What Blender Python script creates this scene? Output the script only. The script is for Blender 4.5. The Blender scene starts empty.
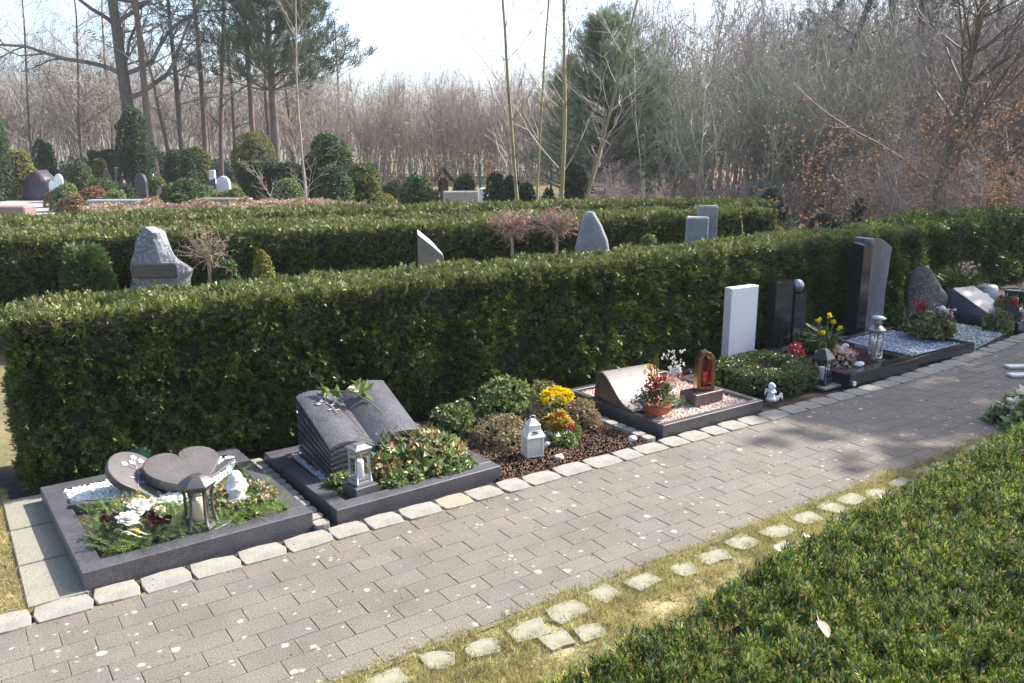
import bpy, bmesh, math, random
import numpy as np
from mathutils import Vector, Matrix, noise
rad = math.radians
rng = np.random.default_rng(11)
random.seed(11)
scene = bpy.context.scene
COL = scene.collection

# ------------------------------------------------------------------ camera
H = 1.75; FPX = 842.0; PITCH = rad(13.2); YAW = rad(55.5)
cam_d = bpy.data.cameras.new('camera'); cam = bpy.data.objects.new('camera', cam_d); COL.objects.link(cam)
cam.location = (0, 0, H); cam.rotation_euler = (rad(90) - PITCH, 0, YAW - rad(90))
cam_d.sensor_width = 36; cam_d.lens = FPX / 1024 * 36; cam_d.clip_start = 0.05; cam_d.clip_end = 800
scene.camera = cam
CY, SY = math.cos(YAW), math.sin(YAW)
def spot(px, F):                      # ground position F metres ahead, in the direction of a picture column
    Rr = (px - 512) * F / (FPX * .99)
    return (F * CY + Rr * SY, F * SY - Rr * CY)
def zt(py, F):                        # height seen at a picture row at distance F
    v = py - 341.5
    return H - (FPX * math.sin(PITCH) + v * math.cos(PITCH)) * F / (FPX * math.cos(PITCH) - v * math.sin(PITCH))

# ------------------------------------------------------------------ materials
def _new(name):
    m = bpy.data.materials.new(name); m.use_nodes = True
    nt = m.node_tree; nt.nodes.clear()
    return m, nt, nt.nodes, nt.links
def _ramp(N, stops, interp='LINEAR'):
    r = N.new('ShaderNodeValToRGB'); r.color_ramp.interpolation = interp
    els = r.color_ramp.elements
    while len(els) < len(stops): els.new(.5)
    for e, (p, c) in zip(els, stops): e.position = p; e.color = (c[0], c[1], c[2], 1)
    return r
def M(name, col, col2=None, sc=6, rough=.8, bump=0., bsc=60, metal=0, spec=.5, speck=None, specks=200, lo=.35, hi=.65, trans=0, coat=0, stretch=None):
    m, nt, N, L = _new(name)
    out = N.new('ShaderNodeOutputMaterial'); b = N.new('ShaderNodeBsdfPrincipled')
    tc = N.new('ShaderNodeTexCoord'); co = tc.outputs['Object']
    if stretch:
        mp = N.new('ShaderNodeMapping'); mp.inputs['Scale'].default_value = stretch; L.new(co, mp.inputs[0]); co = mp.outputs[0]
    n = N.new('ShaderNodeTexNoise'); n.inputs['Scale'].default_value = sc; n.inputs['Detail'].default_value = 7; n.inputs['Roughness'].default_value = .6
    L.new(co, n.inputs['Vector'])
    r = _ramp(N, [(lo, col), (hi, col2 or tuple(c * .8 for c in col))]); L.new(n.outputs[0], r.inputs[0])
    c = r.outputs[0]
    if speck:
        v = N.new('ShaderNodeTexVoronoi'); v.inputs['Scale'].default_value = specks; L.new(co, v.inputs['Vector'])
        sv = N.new('ShaderNodeSeparateColor'); L.new(v.outputs['Color'], sv.inputs[0])
        rr = _ramp(N, [(.0, (0, 0, 0)), (.65, (0, 0, 0)), (1, (1, 1, 1))]); L.new(sv.outputs[0], rr.inputs[0])
        mx = N.new('ShaderNodeMix'); mx.data_type = 'RGBA'; L.new(rr.outputs[0], mx.inputs[0]); L.new(c, mx.inputs[6]); mx.inputs[7].default_value = (*speck, 1); c = mx.outputs[2]
    L.new(c, b.inputs['Base Color'])
    b.inputs['Roughness'].default_value = rough; b.inputs['Metallic'].default_value = metal
    b.inputs['Specular IOR Level'].default_value = spec
    if coat: b.inputs['Coat Weight'].default_value = coat; b.inputs['Coat Roughness'].default_value = .08
    if trans: b.inputs['Transmission Weight'].default_value = trans; b.inputs['IOR'].default_value = 1.1
    if bump:
        bn = N.new('ShaderNodeTexNoise'); bn.inputs['Scale'].default_value = bsc; bn.inputs['Detail'].default_value = 6; L.new(co, bn.inputs['Vector'])
        bp = N.new('ShaderNodeBump'); bp.inputs['Strength'].default_value = .8; bp.inputs['Distance'].default_value = bump
        L.new(bn.outputs[0], bp.inputs['Height']); L.new(bp.outputs[0], b.inputs['Normal'])
    L.new(b.outputs[0], out.inputs[0])
    return m
def LM(name, cols, rough=.45, transl=.25, psc=1.5, var=.5, spec=.5):
    """leaf / needle / petal / pebble material: one colour per leaf, patches by noise"""
    m, nt, N, L = _new(name)
    out = N.new('ShaderNodeOutputMaterial'); b = N.new('ShaderNodeBsdfPrincipled')
    g = N.new('ShaderNodeNewGeometry'); k = len(cols)
    r = _ramp(N, [(i / k, c) for i, c in enumerate(cols)], 'CONSTANT'); 
    L.new(g.outputs['Random Per Island'], r.inputs[0])
    tc = N.new('ShaderNodeTexCoord'); n = N.new('ShaderNodeTexNoise'); n.inputs['Scale'].default_value = psc; n.inputs['Detail'].default_value = 4
    L.new(tc.outputs['Object'], n.inputs['Vector'])
    mr = N.new('ShaderNodeMapRange'); mr.inputs[1].default_value = .3; mr.inputs[2].default_value = .7
    mr.inputs[3].default_value = 1 - var; mr.inputs[4].default_value = 1 + var; L.new(n.outputs[0], mr.inputs[0])
    mx = N.new('ShaderNodeVectorMath'); mx.operation = 'SCALE'; L.new(r.outputs[0], mx.inputs[0]); L.new(mr.outputs[0], mx.inputs['Scale'])
    L.new(mx.outputs[0], b.inputs['Base Color']); b.inputs['Roughness'].default_value = rough; b.inputs['Specular IOR Level'].default_value = spec
    if transl:
        t = N.new('ShaderNodeBsdfTranslucent'); L.new(mx.outputs[0], t.inputs[0])
        s = N.new('ShaderNodeMixShader'); s.inputs[0].default_value = transl
        L.new(b.outputs[0], s.inputs[1]); L.new(t.outputs[0], s.inputs[2]); L.new(s.outputs[0], out.inputs[0])
    else: L.new(b.outputs[0], out.inputs[0])
    return m
def GLASS(name, tint=(1, 1, 1), alpha=.25, rough=.03):
    m, nt, N, L = _new(name)
    out = N.new('ShaderNodeOutputMaterial'); t = N.new('ShaderNodeBsdfTransparent'); t.inputs[0].default_value = (*tint, 1)
    g = N.new('ShaderNodeBsdfGlossy'); g.inputs['Roughness'].default_value = rough
    s = N.new('ShaderNodeMixShader'); s.inputs[0].default_value = alpha
    L.new(t.outputs[0], s.inputs[1]); L.new(g.outputs[0], s.inputs[2]); L.new(s.outputs[0], out.inputs[0])
    return m

# ------------------------------------------------------------------ mesh builder
class MB:
    def __init__(s): s.c = []; s.n = 0
    def add(s, V, F, mi=0, mat=None):
        V = np.asarray(V, float).reshape(-1, 3)
        if mat is not None:
            A = np.array(mat); V = V @ A[:3, :3].T + A[:3, 3]
        if isinstance(F, np.ndarray): s.c.append((V, [(F + s.n)], mi))
        else:
            by = {}
            for f in F: by.setdefault(len(f), []).append(f)
            s.c.append((V, [np.array(x) + s.n for x in by.values()], mi))
        s.n += len(V); return s
    def box(s, x0, y0, z0, x1, y1, z1, mi=0, mat=None):
        V = [(x0,y0,z0),(x1,y0,z0),(x1,y1,z0),(x0,y1,z0),(x0,y0,z1),(x1,y0,z1),(x1,y1,z1),(x0,y1,z1)]
        return s.add(V, [(0,3,2,1),(4,5,6,7),(0,1,5,4),(1,2,6,5),(2,3,7,6),(3,0,4,7)], mi, mat)
    def prism(s, o, z0, z1, mi=0, mat=None):
        n = len(o); V = [(x, y, z0) for x, y in o] + [(x, y, z1) for x, y in o]
        F = [tuple(range(n - 1, -1, -1)), tuple(range(n, 2 * n))] + [(i, (i + 1) % n, n + (i + 1) % n, n + i) for i in range(n)]
        return s.add(V, F, mi, mat)
    def lathe(s, prof, seg=16, c=(0, 0, 0), mi=0, mat=None, sq=0):
        V = []; F = []
        for r, z in prof:
            for k in range(seg):
                a = 2 * math.pi * (k + .5) / seg; V.append((c[0] + r * math.cos(a), c[1] + r * math.sin(a), c[2] + z))
        m = len(prof)
        for j in range(m - 1):
            for k in range(seg):
                F.append((j*seg+k, j*seg+(k+1) % seg, (j+1)*seg+(k+1) % seg, (j+1)*seg+k))
        F.append(tuple(range(seg - 1, -1, -1))); F.append(tuple((m-1)*seg+k for k in range(seg)))
        return s.add(V, F, mi, mat)
    def ico(s, c, r, sub=2, mi=0, nz=0, mat=None, nsc=2.):
        V, F = ICO[sub]; V = V.copy()
        if np.isscalar(r): r = (r, r, r)
        if nz:
            o = random.random() * 50
            V = np.array([v * (1 + nz * noise.noise(Vector(v) * nsc + Vector((o, o, o)))) for v in V])
        V = V * np.array(r) + np.array(c)
        return s.add(V, F.copy(), mi, mat)
    def tube(s, P, Rr, seg=6, mi=0):
        P = [Vector(p) for p in P]; n = len(P)
        if np.isscalar(Rr): Rr = [Rr] * n
        V = []; F = []; up = Vector((0.3, 0.2, 1)).normalized()
        for i in range(n):
            d = (P[min(i+1, n-1)] - P[max(i-1, 0)]).normalized()
            x = d.cross(up)
            if x.length < .1: x = d.cross(Vector((1, 0, 0)))
            x.normalize(); y = d.cross(x)
            for k in range(seg):
                a = 2 * math.pi * k / seg; V.append(P[i] + (x * math.cos(a) + y * math.sin(a)) * Rr[i])
        for i in range(n - 1):
            for k in range(seg): F.append((i*seg+k, i*seg+(k+1) % seg, (i+1)*seg+(k+1) % seg, (i+1)*seg+k))
        F.append(tuple(range(seg))); F.append(tuple((n-1)*seg+k for k in range(seg-1, -1, -1)))
        return s.add(V, F, mi)
    def segs(s, A, B, ra, rb, k=3, mi=0):
        A = np.asarray(A, float); B = np.asarray(B, float); ra = np.asarray(ra, float); rb = np.asarray(rb, float)
        D = B - A; D /= np.linalg.norm(D, axis=1, keepdims=True) + 1e-9
        X = np.cross(D, np.array([.31, .52, .79])); X /= np.linalg.norm(X, axis=1, keepdims=True) + 1e-9; Y = np.cross(D, X)
        n = len(A); V = np.empty((n, 2 * k, 3))
        for j in range(k):
            a = 2 * math.pi * j / k; o = X * math.cos(a) + Y * math.sin(a)
            V[:, j] = A + o * ra[:, None]; V[:, k + j] = B + o * rb[:, None]
        F = np.array([(j, (j + 1) % k, k + (j + 1) % k, k + j) for j in range(k)])
        F = (F[None] + (np.arange(n) * 2 * k)[:, None, None]).reshape(-1, 4)
        return s.add(V.reshape(-1, 3), F, mi)
    def scat(s, T, pos, Rm, sc, mi=0):
        TV, TF = T; pos = np.asarray(pos, float); n = len(pos)
        if n == 0: return s
        sc = np.broadcast_to(np.asarray(sc, float), (n,)) if np.ndim(sc) < 2 else sc
        if np.ndim(sc) == 1: TVs = TV[None] * sc[:, None, None]
        else: TVs = TV[None] * sc[:, None, :]
        V = np.einsum('nij,nmj->nmi', Rm, TVs) + pos[:, None]
        F = (TF[None] + (np.arange(n) * len(TV))[:, None, None]).reshape(-1, TF.shape[1])
        return s.add(V.reshape(-1, 3), F, mi)
    def mesh(s, name, mats, bevel=0, smooth=False, disp=0, dsc=8, bseg=1):
        me = bpy.data.meshes.new(name)
        V = np.concatenate([c[0] for c in s.c])
        Fs = []; mi = []
        for c in s.c:
            for F in c[1]: Fs.append(F); mi.append(np.full(len(F), c[2]))
        me.vertices.add(len(V)); me.vertices.foreach_set('co', V.astype(np.float32).ravel())
        tot = np.concatenate([np.full(len(F), F.shape[1]) for F in Fs]); loops = np.concatenate([F.ravel() for F in Fs])
        me.loops.add(len(loops)); me.loops.foreach_set('vertex_index', loops.astype(np.int32))
        me.polygons.add(len(tot)); me.polygons.foreach_set('loop_start', np.concatenate([[0], np.cumsum(tot)[:-1]]).astype(np.int32))
        me.polygons.foreach_set('material_index', np.concatenate(mi).astype(np.int32))
        me.polygons.foreach_set('use_smooth', np.full(len(tot), bool(smooth)))
        me.update(calc_edges=True)
        if bevel or disp:
            bm = bmesh.new(); bm.from_mesh(me)
            if bevel:
                es = [e for e in bm.edges if len(e.link_faces) == 2 and e.calc_face_angle(0) > .5]
                bmesh.ops.bevel(bm, geom=es, offset=bevel, segments=bseg, affect='EDGES', profile=.6)
            if disp:
                for v in bm.verts:
                    v.co += noise.noise_vector(v.co * dsc) * disp
            bm.to_mesh(me); bm.free()
        for m in (mats if isinstance(mats, (list, tuple)) else [mats]): me.materials.append(m)
        return me
    def build(s, name, mats, parent=None, label=None, **k):
        o = bpy.data.objects.new(name, s.mesh(name, mats, **k)); COL.objects.link(o)
        if parent: o.parent = parent
        if label: o['label'] = label
        return o
def _mkico():
    d = {}
    for sub in (1, 2, 3, 4):
        bm = bmesh.new(); bmesh.ops.create_icosphere(bm, subdivisions=sub, radius=1)
        bm.verts.ensure_lookup_table()
        d[sub] = (np.array([v.co[:] for v in bm.verts]), np.array([[v.index for v in f.verts] for f in bm.faces])); bm.free()
    return d
ICO = _mkico()

def tag(o, label, cat, group=None, kind=None):
    if label: o['label'] = label
    if cat: o['category'] = cat
    if group: o['group'] = group
    if kind: o['kind'] = kind
    return o
def thing(name, label, cat, loc=(0, 0, 0), rz=0, group=None):
    o = bpy.data.objects.new(name, None); COL.objects.link(o); o.location = loc; o.rotation_euler = (0, 0, rz); o.empty_display_size = .1
    return tag(o, label, cat, group)
def struct(o): o['kind'] = 'structure'; return o
def dup(root, loc, rz=None, label=None, scale=None):
    def cp(o, par):
        c = o.copy(); COL.objects.link(c); c.parent = par
        for ch in list(o.children): cp(ch, c)
        return c
    r = cp(root, None); r.location = loc
    if rz is not None: r.rotation_euler = (0, 0, rz)
    if scale: r.scale = scale
    if label: r['label'] = label
    return r

# ------------------------------------------------------------------ scatter helpers
def unit(v): v = np.asarray(v, float); return v / (np.linalg.norm(v, axis=-1, keepdims=True) + 1e-9)
def frames(D, spin=None):
    D = unit(D); n = len(D)
    if spin is None: spin = rng.uniform(0, 2 * math.pi, n)
    a = np.where(np.abs(D[:, 2:3]) < .95, np.array([[0, 0, 1.]]), np.array([[1., 0, 0]]))
    X = unit(np.cross(a, D)); Y = np.cross(D, X)
    X2 = X * np.cos(spin)[:, None] + Y * np.sin(spin)[:, None]; Y2 = np.cross(D, X2)
    return np.stack([X2, Y2, D], axis=2)
def rnd3(n): return unit(rng.normal(size=(n, 3)))
def quadleaf(base, d, w, l, nrm, fold=.15):
    base = np.array(base, float); d = unit(d); s = unit(np.cross(d, nrm)); u = np.cross(s, d)
    m = base + d * l * .45
    return [base, m - s * w / 2 + u * w * fold, base + d * l, m + s * w / 2 + u * w * fold]
def T_spray(n=12, Ls=.06, l=.02, w=.003, ang=55, droop=0):
    V = []
    for i in range(n):
        z = Ls * (i + .5) / n; sg = 1 if i % 2 else -1; a = rad(ang + random.uniform(-12, 12)) * (1 - .5 * i / n)
        d = (sg * math.sin(a), random.uniform(-.25, .25), math.cos(a))
        V += quadleaf((0, 0, z), d, w, l * (1 - .25 * i / n), (0, 1, 0))
    return np.array(V), np.arange(4 * n).reshape(-1, 4)
def T_clus(n=6, l=.03, w=.014, lo=25, hi=85, h=.02, fold=.15):
    V = []
    for i in range(n):
        az = i * 2.4 + random.uniform(-.3, .3); el = rad(random.uniform(lo, hi)); d = (math.cos(az)*math.sin(el), math.sin(az)*math.sin(el), math.cos(el))
        V += quadleaf((0, 0, h * i / n), d, w, l * random.uniform(.75, 1.1), (0, 0, 1) if el > .4 else (1, 0, 0), fold)
    return np.array(V), np.arange(4 * n).reshape(-1, 4)
def T_blade(n=5, l=.05, w=.003):
    V = []
    for i in range(n):
        az = random.uniform(0, 6.28); el = rad(random.uniform(10, 70)); d = (math.cos(az)*math.sin(el), math.sin(az)*math.sin(el), math.cos(el))
        V += quadleaf((random.uniform(-.01, .01), random.uniform(-.01, .01), 0), d, w, l * random.uniform(.5, 1.1), (math.sin(az), -math.cos(az), 0.2))
    return np.array(V), np.arange(4 * n).reshape(-1, 4)
def T_peb(sub=1, flat=.6):
    V, F = ICO[sub]; V = V.copy()
    V = np.array([v * (1 + .35 * noise.noise(Vector(v) * 1.3 + Vector((random.random()*9,)*3))) for v in V]) * np.array([1, .8, flat])
    return V, F
def inpoly(P, poly):
    x, y = P[:, 0], P[:, 1]; ins = np.zeros(len(P), bool); n = len(poly)
    for i in range(n):
        x1, y1 = poly[i]; x2, y2 = poly[(i + 1) % n]
        c = ((y1 > y) != (y2 > y)) & (x < (x2 - x1) * (y - y1) / (y2 - y1 + 1e-12) + x1); ins ^= c
    return ins
def polypts(poly, dens):
    p = np.array(poly); lo = p.min(0); hi = p.max(0); n = int((hi - lo).prod() * dens)
    P = rng.uniform(lo, hi, (n, 2)); return P[inpoly(P, poly)]
def rect(x0, y0, x1, y1): return [(x0, y0), (x1, y0), (x1, y1), (x0, y1)]
def bend(x): return .019 * np.maximum(0, np.asarray(x, float) - 5.0) ** 2

def gravel(name, label, poly, z, size, dens, mat, holes=(), cat='gravel'):
    mb = MB(); P = polypts(poly, dens)
    for h in holes: P = P[~inpoly(P, h)]
    k = np.arange(len(P)) % 4
    for j in range(4):
        Q = P[k == j]; n = len(Q)
        pos = np.column_stack([Q, z + rng.uniform(-.2, .5, n) * size])
        mb.scat(T_peb(2 if size > .006 else 1), pos, frames(rnd3(n) * np.array([.6, .6, 1]) ), size * rng.uniform(.6, 1.25, n))
    p = np.array(poly); mb.prism([tuple(q) for q in poly], z - .02, z - .002)
    o = mb.build(name, mat, smooth=False); return tag(o, label, cat, kind='stuff')
# ================================================================== LIGHT
SUN_AZ, SUN_EL = rad(-5), rad(41)
sd = Vector((math.cos(SUN_AZ) * math.cos(SUN_EL), math.sin(SUN_AZ) * math.cos(SUN_EL), math.sin(SUN_EL)))
w = bpy.data.worlds.new('World'); scene.world = w; w.use_nodes = True
nt = w.node_tree; nt.nodes.clear()
sky = nt.nodes.new('ShaderNodeTexSky'); sky.sky_type = 'NISHITA'; sky.sun_disc = False
sky.sun_elevation = SUN_EL; sky.sun_rotation = rad(90) - SUN_AZ; sky.air_density = .75; sky.dust_density = 2.0; sky.ozone_density = 1.0
bg = nt.nodes.new('ShaderNodeBackground'); bg.inputs[1].default_value = .15
wo = nt.nodes.new('ShaderNodeOutputWorld'); nt.links.new(sky.outputs[0], bg.inputs[0]); nt.links.new(bg.outputs[0], wo.inputs[0])
sl = bpy.data.lights.new('sun', 'SUN'); sl.energy = 4.2; sl.angle = rad(.55); sl.color = (1, .95, .87)
so = bpy.data.objects.new('sun', sl); COL.objects.link(so); so.rotation_euler = sd.to_track_quat('Z', 'Y').to_euler()
scene.view_settings.view_transform = 'Standard'; scene.view_settings.look = 'None'; scene.view_settings.gamma = 1
scene.view_settings.exposure = 1.42
scene.render.engine = 'CYCLES'
try: scene.cycles.max_bounces = 6; scene.cycles.transparent_max_bounces = 12
except Exception: pass

# thin spring haze over the whole place
m_hz, _nt, _N, _L = _new('thin_haze'); _o = _N.new('ShaderNodeOutputMaterial'); _v = _N.new('ShaderNodeVolumePrincipled')
_v.inputs['Density'].default_value = .0008; _v.inputs['Color'].default_value = (.97, .98, 1, 1); _L.new(_v.outputs[0], _o.inputs['Volume'])
tag(MB().box(-86, -46, -1.03, 116, 136, 18.5).build('haze', m_hz), 'thin pale haze in the air over the cemetery', 'haze', kind='stuff')

# ================================================================== GROUND
m_ground = M('earth_and_dry_grass', (.085, .062, .035), (.20, .17, .075), sc=1.3, rough=1, bump=.02, bsc=25, speck=(.10, .12, .04), specks=40)
g = MB(); NG = 40
xs = np.linspace(-85, 115, 61); ys = np.linspace(-45, 135, 61)
X, Y = np.meshgrid(xs, ys); Z = np.full_like(X, -.03)
idx = np.arange(61 * 61).reshape(61, 61)
g.add(np.column_stack([X.ravel(), Y.ravel(), Z.ravel()]), np.stack([idx[:-1, :-1], idx[:-1, 1:], idx[1:, 1:], idx[1:, :-1]], -1).reshape(-1, 4))
struct(g.build('ground', m_ground))

def strip(name, mat, x0, x1, ya, yb, z, n=60, yfa=None, yfb=None):
    xs = np.linspace(x0, x1, n + 1); b = bend(xs)
    V = np.concatenate([np.column_stack([xs, ya + b, np.full(n+1, z)]), np.column_stack([xs, yb + b, np.full(n+1, z)])])
    F = np.array([(i, i+1, n+2+i, n+1+i) for i in range(n)])
    return struct(MB().add(V, F).build(name, mat))
m_joint = M('sandy_joint_soil', (.14, .115, .07), (.20, .175, .075), sc=14, rough=1, bump=.004, bsc=150)
strip('path_bed', m_joint, -3, 26, 2.36, 3.36, -.0032)

# pavers: real little blocks, colour per block + lichen blots
m_pav, nt_, N, L = _new('grey_concrete_pavers')
out = N.new('ShaderNodeOutputMaterial'); b = N.new('ShaderNodeBsdfPrincipled'); L.new(b.outputs[0], out.inputs[0])
tc = N.new('ShaderNodeTexCoord'); gg = N.new('ShaderNodeNewGeometry')
r1 = _ramp(N, [(0, (.148, .126, .098)), (.3, (.156, .133, .104)), (.6, (.166, .143, .113)), (.85, (.152, .132, .108))]); L.new(gg.outputs['Random Per Island'], r1.inputs[0])
n1 = N.new('ShaderNodeTexNoise'); n1.inputs['Scale'].default_value = 170; n1.inputs['Detail'].default_value = 4; L.new(tc.outputs['Object'], n1.inputs[0])
mr = N.new('ShaderNodeMapRange'); mr.inputs[1].default_value = .3; mr.inputs[2].default_value = .7; mr.inputs[3].default_value = .50; mr.inputs[4].default_value = 1.5; L.new(n1.outputs[0], mr.inputs[0])
n2 = N.new('ShaderNodeTexNoise'); n2.inputs['Scale'].default_value = 3.1; n2.inputs['Detail'].default_value = 6; L.new(tc.outputs['Object'], n2.inputs[0])
mr2 = N.new('ShaderNodeMapRange'); mr2.inputs[1].default_value = .3; mr2.inputs[2].default_value = .7; mr2.inputs[3].default_value = .82; mr2.inputs[4].default_value = 1.16; L.new(n2.outputs[0], mr2.inputs[0])
mm = N.new('ShaderNodeMath'); mm.operation = 'MULTIPLY'; L.new(mr.outputs[0], mm.inputs[0]); L.new(mr2.outputs[0], mm.inputs[1])
vs = N.new('ShaderNodeVectorMath'); vs.operation = 'SCALE'; L.new(r1.outputs[0], vs.inputs[0]); L.new(mm.outputs[0], vs.inputs['Scale'])
cur = vs.outputs[0]
nd = N.new('ShaderNodeTexNoise'); nd.inputs['Scale'].default_value = 45; L.new(tc.outputs['Object'], nd.inputs[0])
dm = N.new('ShaderNodeMix'); dm.data_type = 'VECTOR'; dm.inputs[0].default_value = .022; L.new(tc.outputs['Object'], dm.inputs[4]); L.new(nd.outputs['Color'], dm.inputs[5])
for scv, thr, col in ((9.5, .19, (.42, .40, .35)), (21, .20, (.34, .33, .28)), (5.3, .12, (.44, .43, .39)), (13, .19, (.38, .36, .32)), (16, .19, (.36, .34, .31))):
    v = N.new('ShaderNodeTexVoronoi'); v.inputs['Scale'].default_value = scv; L.new(dm.outputs[1], v.inputs['Vector'])
    sp = N.new('ShaderNodeSeparateColor'); L.new(v.outputs['Color'], sp.inputs[0])
    th = N.new('ShaderNodeMath'); th.operation = 'MULTIPLY_ADD'; L.new(sp.outputs[0], th.inputs[0]); th.inputs[1].default_value = thr * 2.2; th.inputs[2].default_value = -thr * 1.05
    lt = N.new('ShaderNodeMath'); lt.operation = 'SUBTRACT'; L.new(th.outputs[0], lt.inputs[0]); L.new(v.outputs['Distance'], lt.inputs[1])
    ml = N.new('ShaderNodeMath'); ml.operation = 'MULTIPLY'; ml.inputs[1].default_value = 13; ml.use_clamp = True; L.new(lt.outputs[0], ml.inputs[0])
    mx = N.new('ShaderNodeMix'); mx.data_type = 'RGBA'; L.new(ml.outputs[0], mx.inputs[0]); L.new(cur, mx.inputs[6]); mx.inputs[7].default_value = (*col, 1); cur = mx.outputs[2]
L.new(cur, b.inputs['Base Color']); b.inputs['Roughness'].default_value = .85
bp = N.new('ShaderNodeBump'); bp.inputs['Strength'].default_value = .6; bp.inputs['Distance'].default_value = .002; L.new(n1.outputs[0], bp.inputs['Height']); L.new(bp.outputs[0], b.inputs['Normal'])

pv = MB(); RW = .1055; PL = .20; rows = 9
TV = np.array([(0,0,-.012),(1,0,-.012),(1,1,-.012),(0,1,-.012),(0,0,-.003),(1,0,-.003),(1,1,-.003),(0,1,-.003)], float)
for r_ in range(rows):
    x = -2.5 + (r_ % 2) * PL / 2 + random.uniform(-.01, .01); y0 = 2.385 + r_ * RW
    while x < 24:
        b0 = float(bend(x)); gx, gy = random.uniform(.0004, .0013), random.uniform(.0004, .0012)
        dz = random.uniform(-.0005, .0008); tl = random.uniform(-.0007, .0007)
        X0, X1, Y0, Y1 = x + gx, x + PL - gx, y0 + gy + b0, y0 + RW - gy + float(bend(x + PL))
        Y1 = y0 + RW - gy + b0; c = .0025
        V = [(X0,Y0,-.014),(X1,Y0,-.014),(X1,Y1,-.014),(X0,Y1,-.014),(X0,Y0,-.0014),(X1,Y0,-.0014),(X1,Y1,-.0014),(X0,Y1,-.0014),
             (X0+c,Y0+c,dz),(X1-c,Y0+c,dz+tl),(X1-c,Y1-c,dz+tl),(X0+c,Y1-c,dz)]
        pv.add(V, [(0,1,5,4),(1,2,6,5),(2,3,7,6),(3,0,4,7),(4,5,9,8),(5,6,10,9),(6,7,11,10),(7,4,8,11),(8,9,10,11)])
        x += PL
struct(pv.build('path', m_pav))

# soil under the grave row, verge of dry grass on the other side, lawn corner at the left
m_soil = M('dark_grave_soil', (.035, .024, .016), (.075, .05, .032), sc=20, rough=1, bump=.01, bsc=90)
strip('grave_row_soil', m_soil, .05, 16, 3.33, 5.3, -.018)
m_verge = M('dry_mossy_verge', (.38, .32, .17), (.17, .13, .06), sc=9, rough=1, bump=.008, bsc=120, speck=(.42, .37, .2), specks=90)
strip('grass_verge', m_verge, -1.5, 20, 1.2, 2.38, -.010)
m_lawn = M('dry_lawn', (.38, .31, .14), (.24, .21, .09), sc=9, rough=1, bump=.008, bsc=120)
struct(MB().box(-3, 3.36, -.03, .11, 6.5, -.012).build('lawn', m_lawn))

def blades(name, label, poly, dens, mats, T, sc=1, z=-.01, cat='grass', maskf=None):
    P = polypts(poly, dens)
    if maskf is not None: P = P[maskf(P)]
    mb = MB(); n = len(P)
    pos = np.column_stack([P[:, 0], P[:, 1] + 0 * P[:, 0], np.full(n, z)])
    mb.scat(T, pos, frames(np.column_stack([rng.normal(0, .25, n), rng.normal(0, .25, n), np.ones(n)])), sc * rng.uniform(.6, 1.3, n))
    return tag(mb.build(name, mats), label, cat, kind='stuff')
m_dryblade = LM('dry_grass_blades', [(.52,.43,.22),(.45,.38,.18),(.40,.36,.14),(.58,.50,.30),(.30,.30,.09),(.50,.42,.24)], rough=.7, transl=.3, psc=3, var=.3)
m_yelmoss = LM('yellow_green_moss_blades', [(.42,.38,.12),(.36,.35,.08),(.52,.47,.24),(.24,.28,.06),(.50,.44,.26),(.58,.50,.32),(.30,.33,.08)], rough=.7, transl=.3, psc=11, var=.55)
def vm(P):
    v = np.array([noise.noise(Vector((p[0]*5, p[1]*5, 3))) for p in P]); e = np.minimum((P[:, 1] - 1.3), 2.40 + bend(P[:, 0]) - P[:, 1])
    ok = v + rng.uniform(-.45, .45, len(P)) + np.clip(e*4, 0, .22) > .06
    for (a, b_, hx, hy) in VS: ok &= (((P[:, 0]-a)/hx)**4 + ((P[:, 1]-b_)/hy)**4 > rng.uniform(.35, 1.1, len(P)))
    return ok
blades('lawn_grass', 'dry pale lawn at the left edge beside the stone slabs', rect(-.9, 3.46, .135, 4.9), 15000, m_dryblade, T_blade(6, .032, .0026), 1, -.012)
blades('joint_moss', 'thin moss in the joint between the path edge and its border stones', rect(-.1, 3.33, 6.5, 3.492), 5200, m_yelmoss, T_blade(4, .011, .003), 1, -.012,
       maskf=lambda P: np.array([noise.noise(Vector((p[0]*4, 1, 3))) for p in P]) > -.15)
strip('soil_edge', M('dark_soil_edge', (.09, .05, .025), (.14, .09, .04), sc=30, rough=1), -1.5, 20, 2.366, 2.386, -.0045)
blades('joint_grass', 'thin line of moss along the near edge of the path', rect(.6, 2.372, 7, 2.386), 900, m_yelmoss, T_blade(4, .014, .003), 1, -.008)

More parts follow.
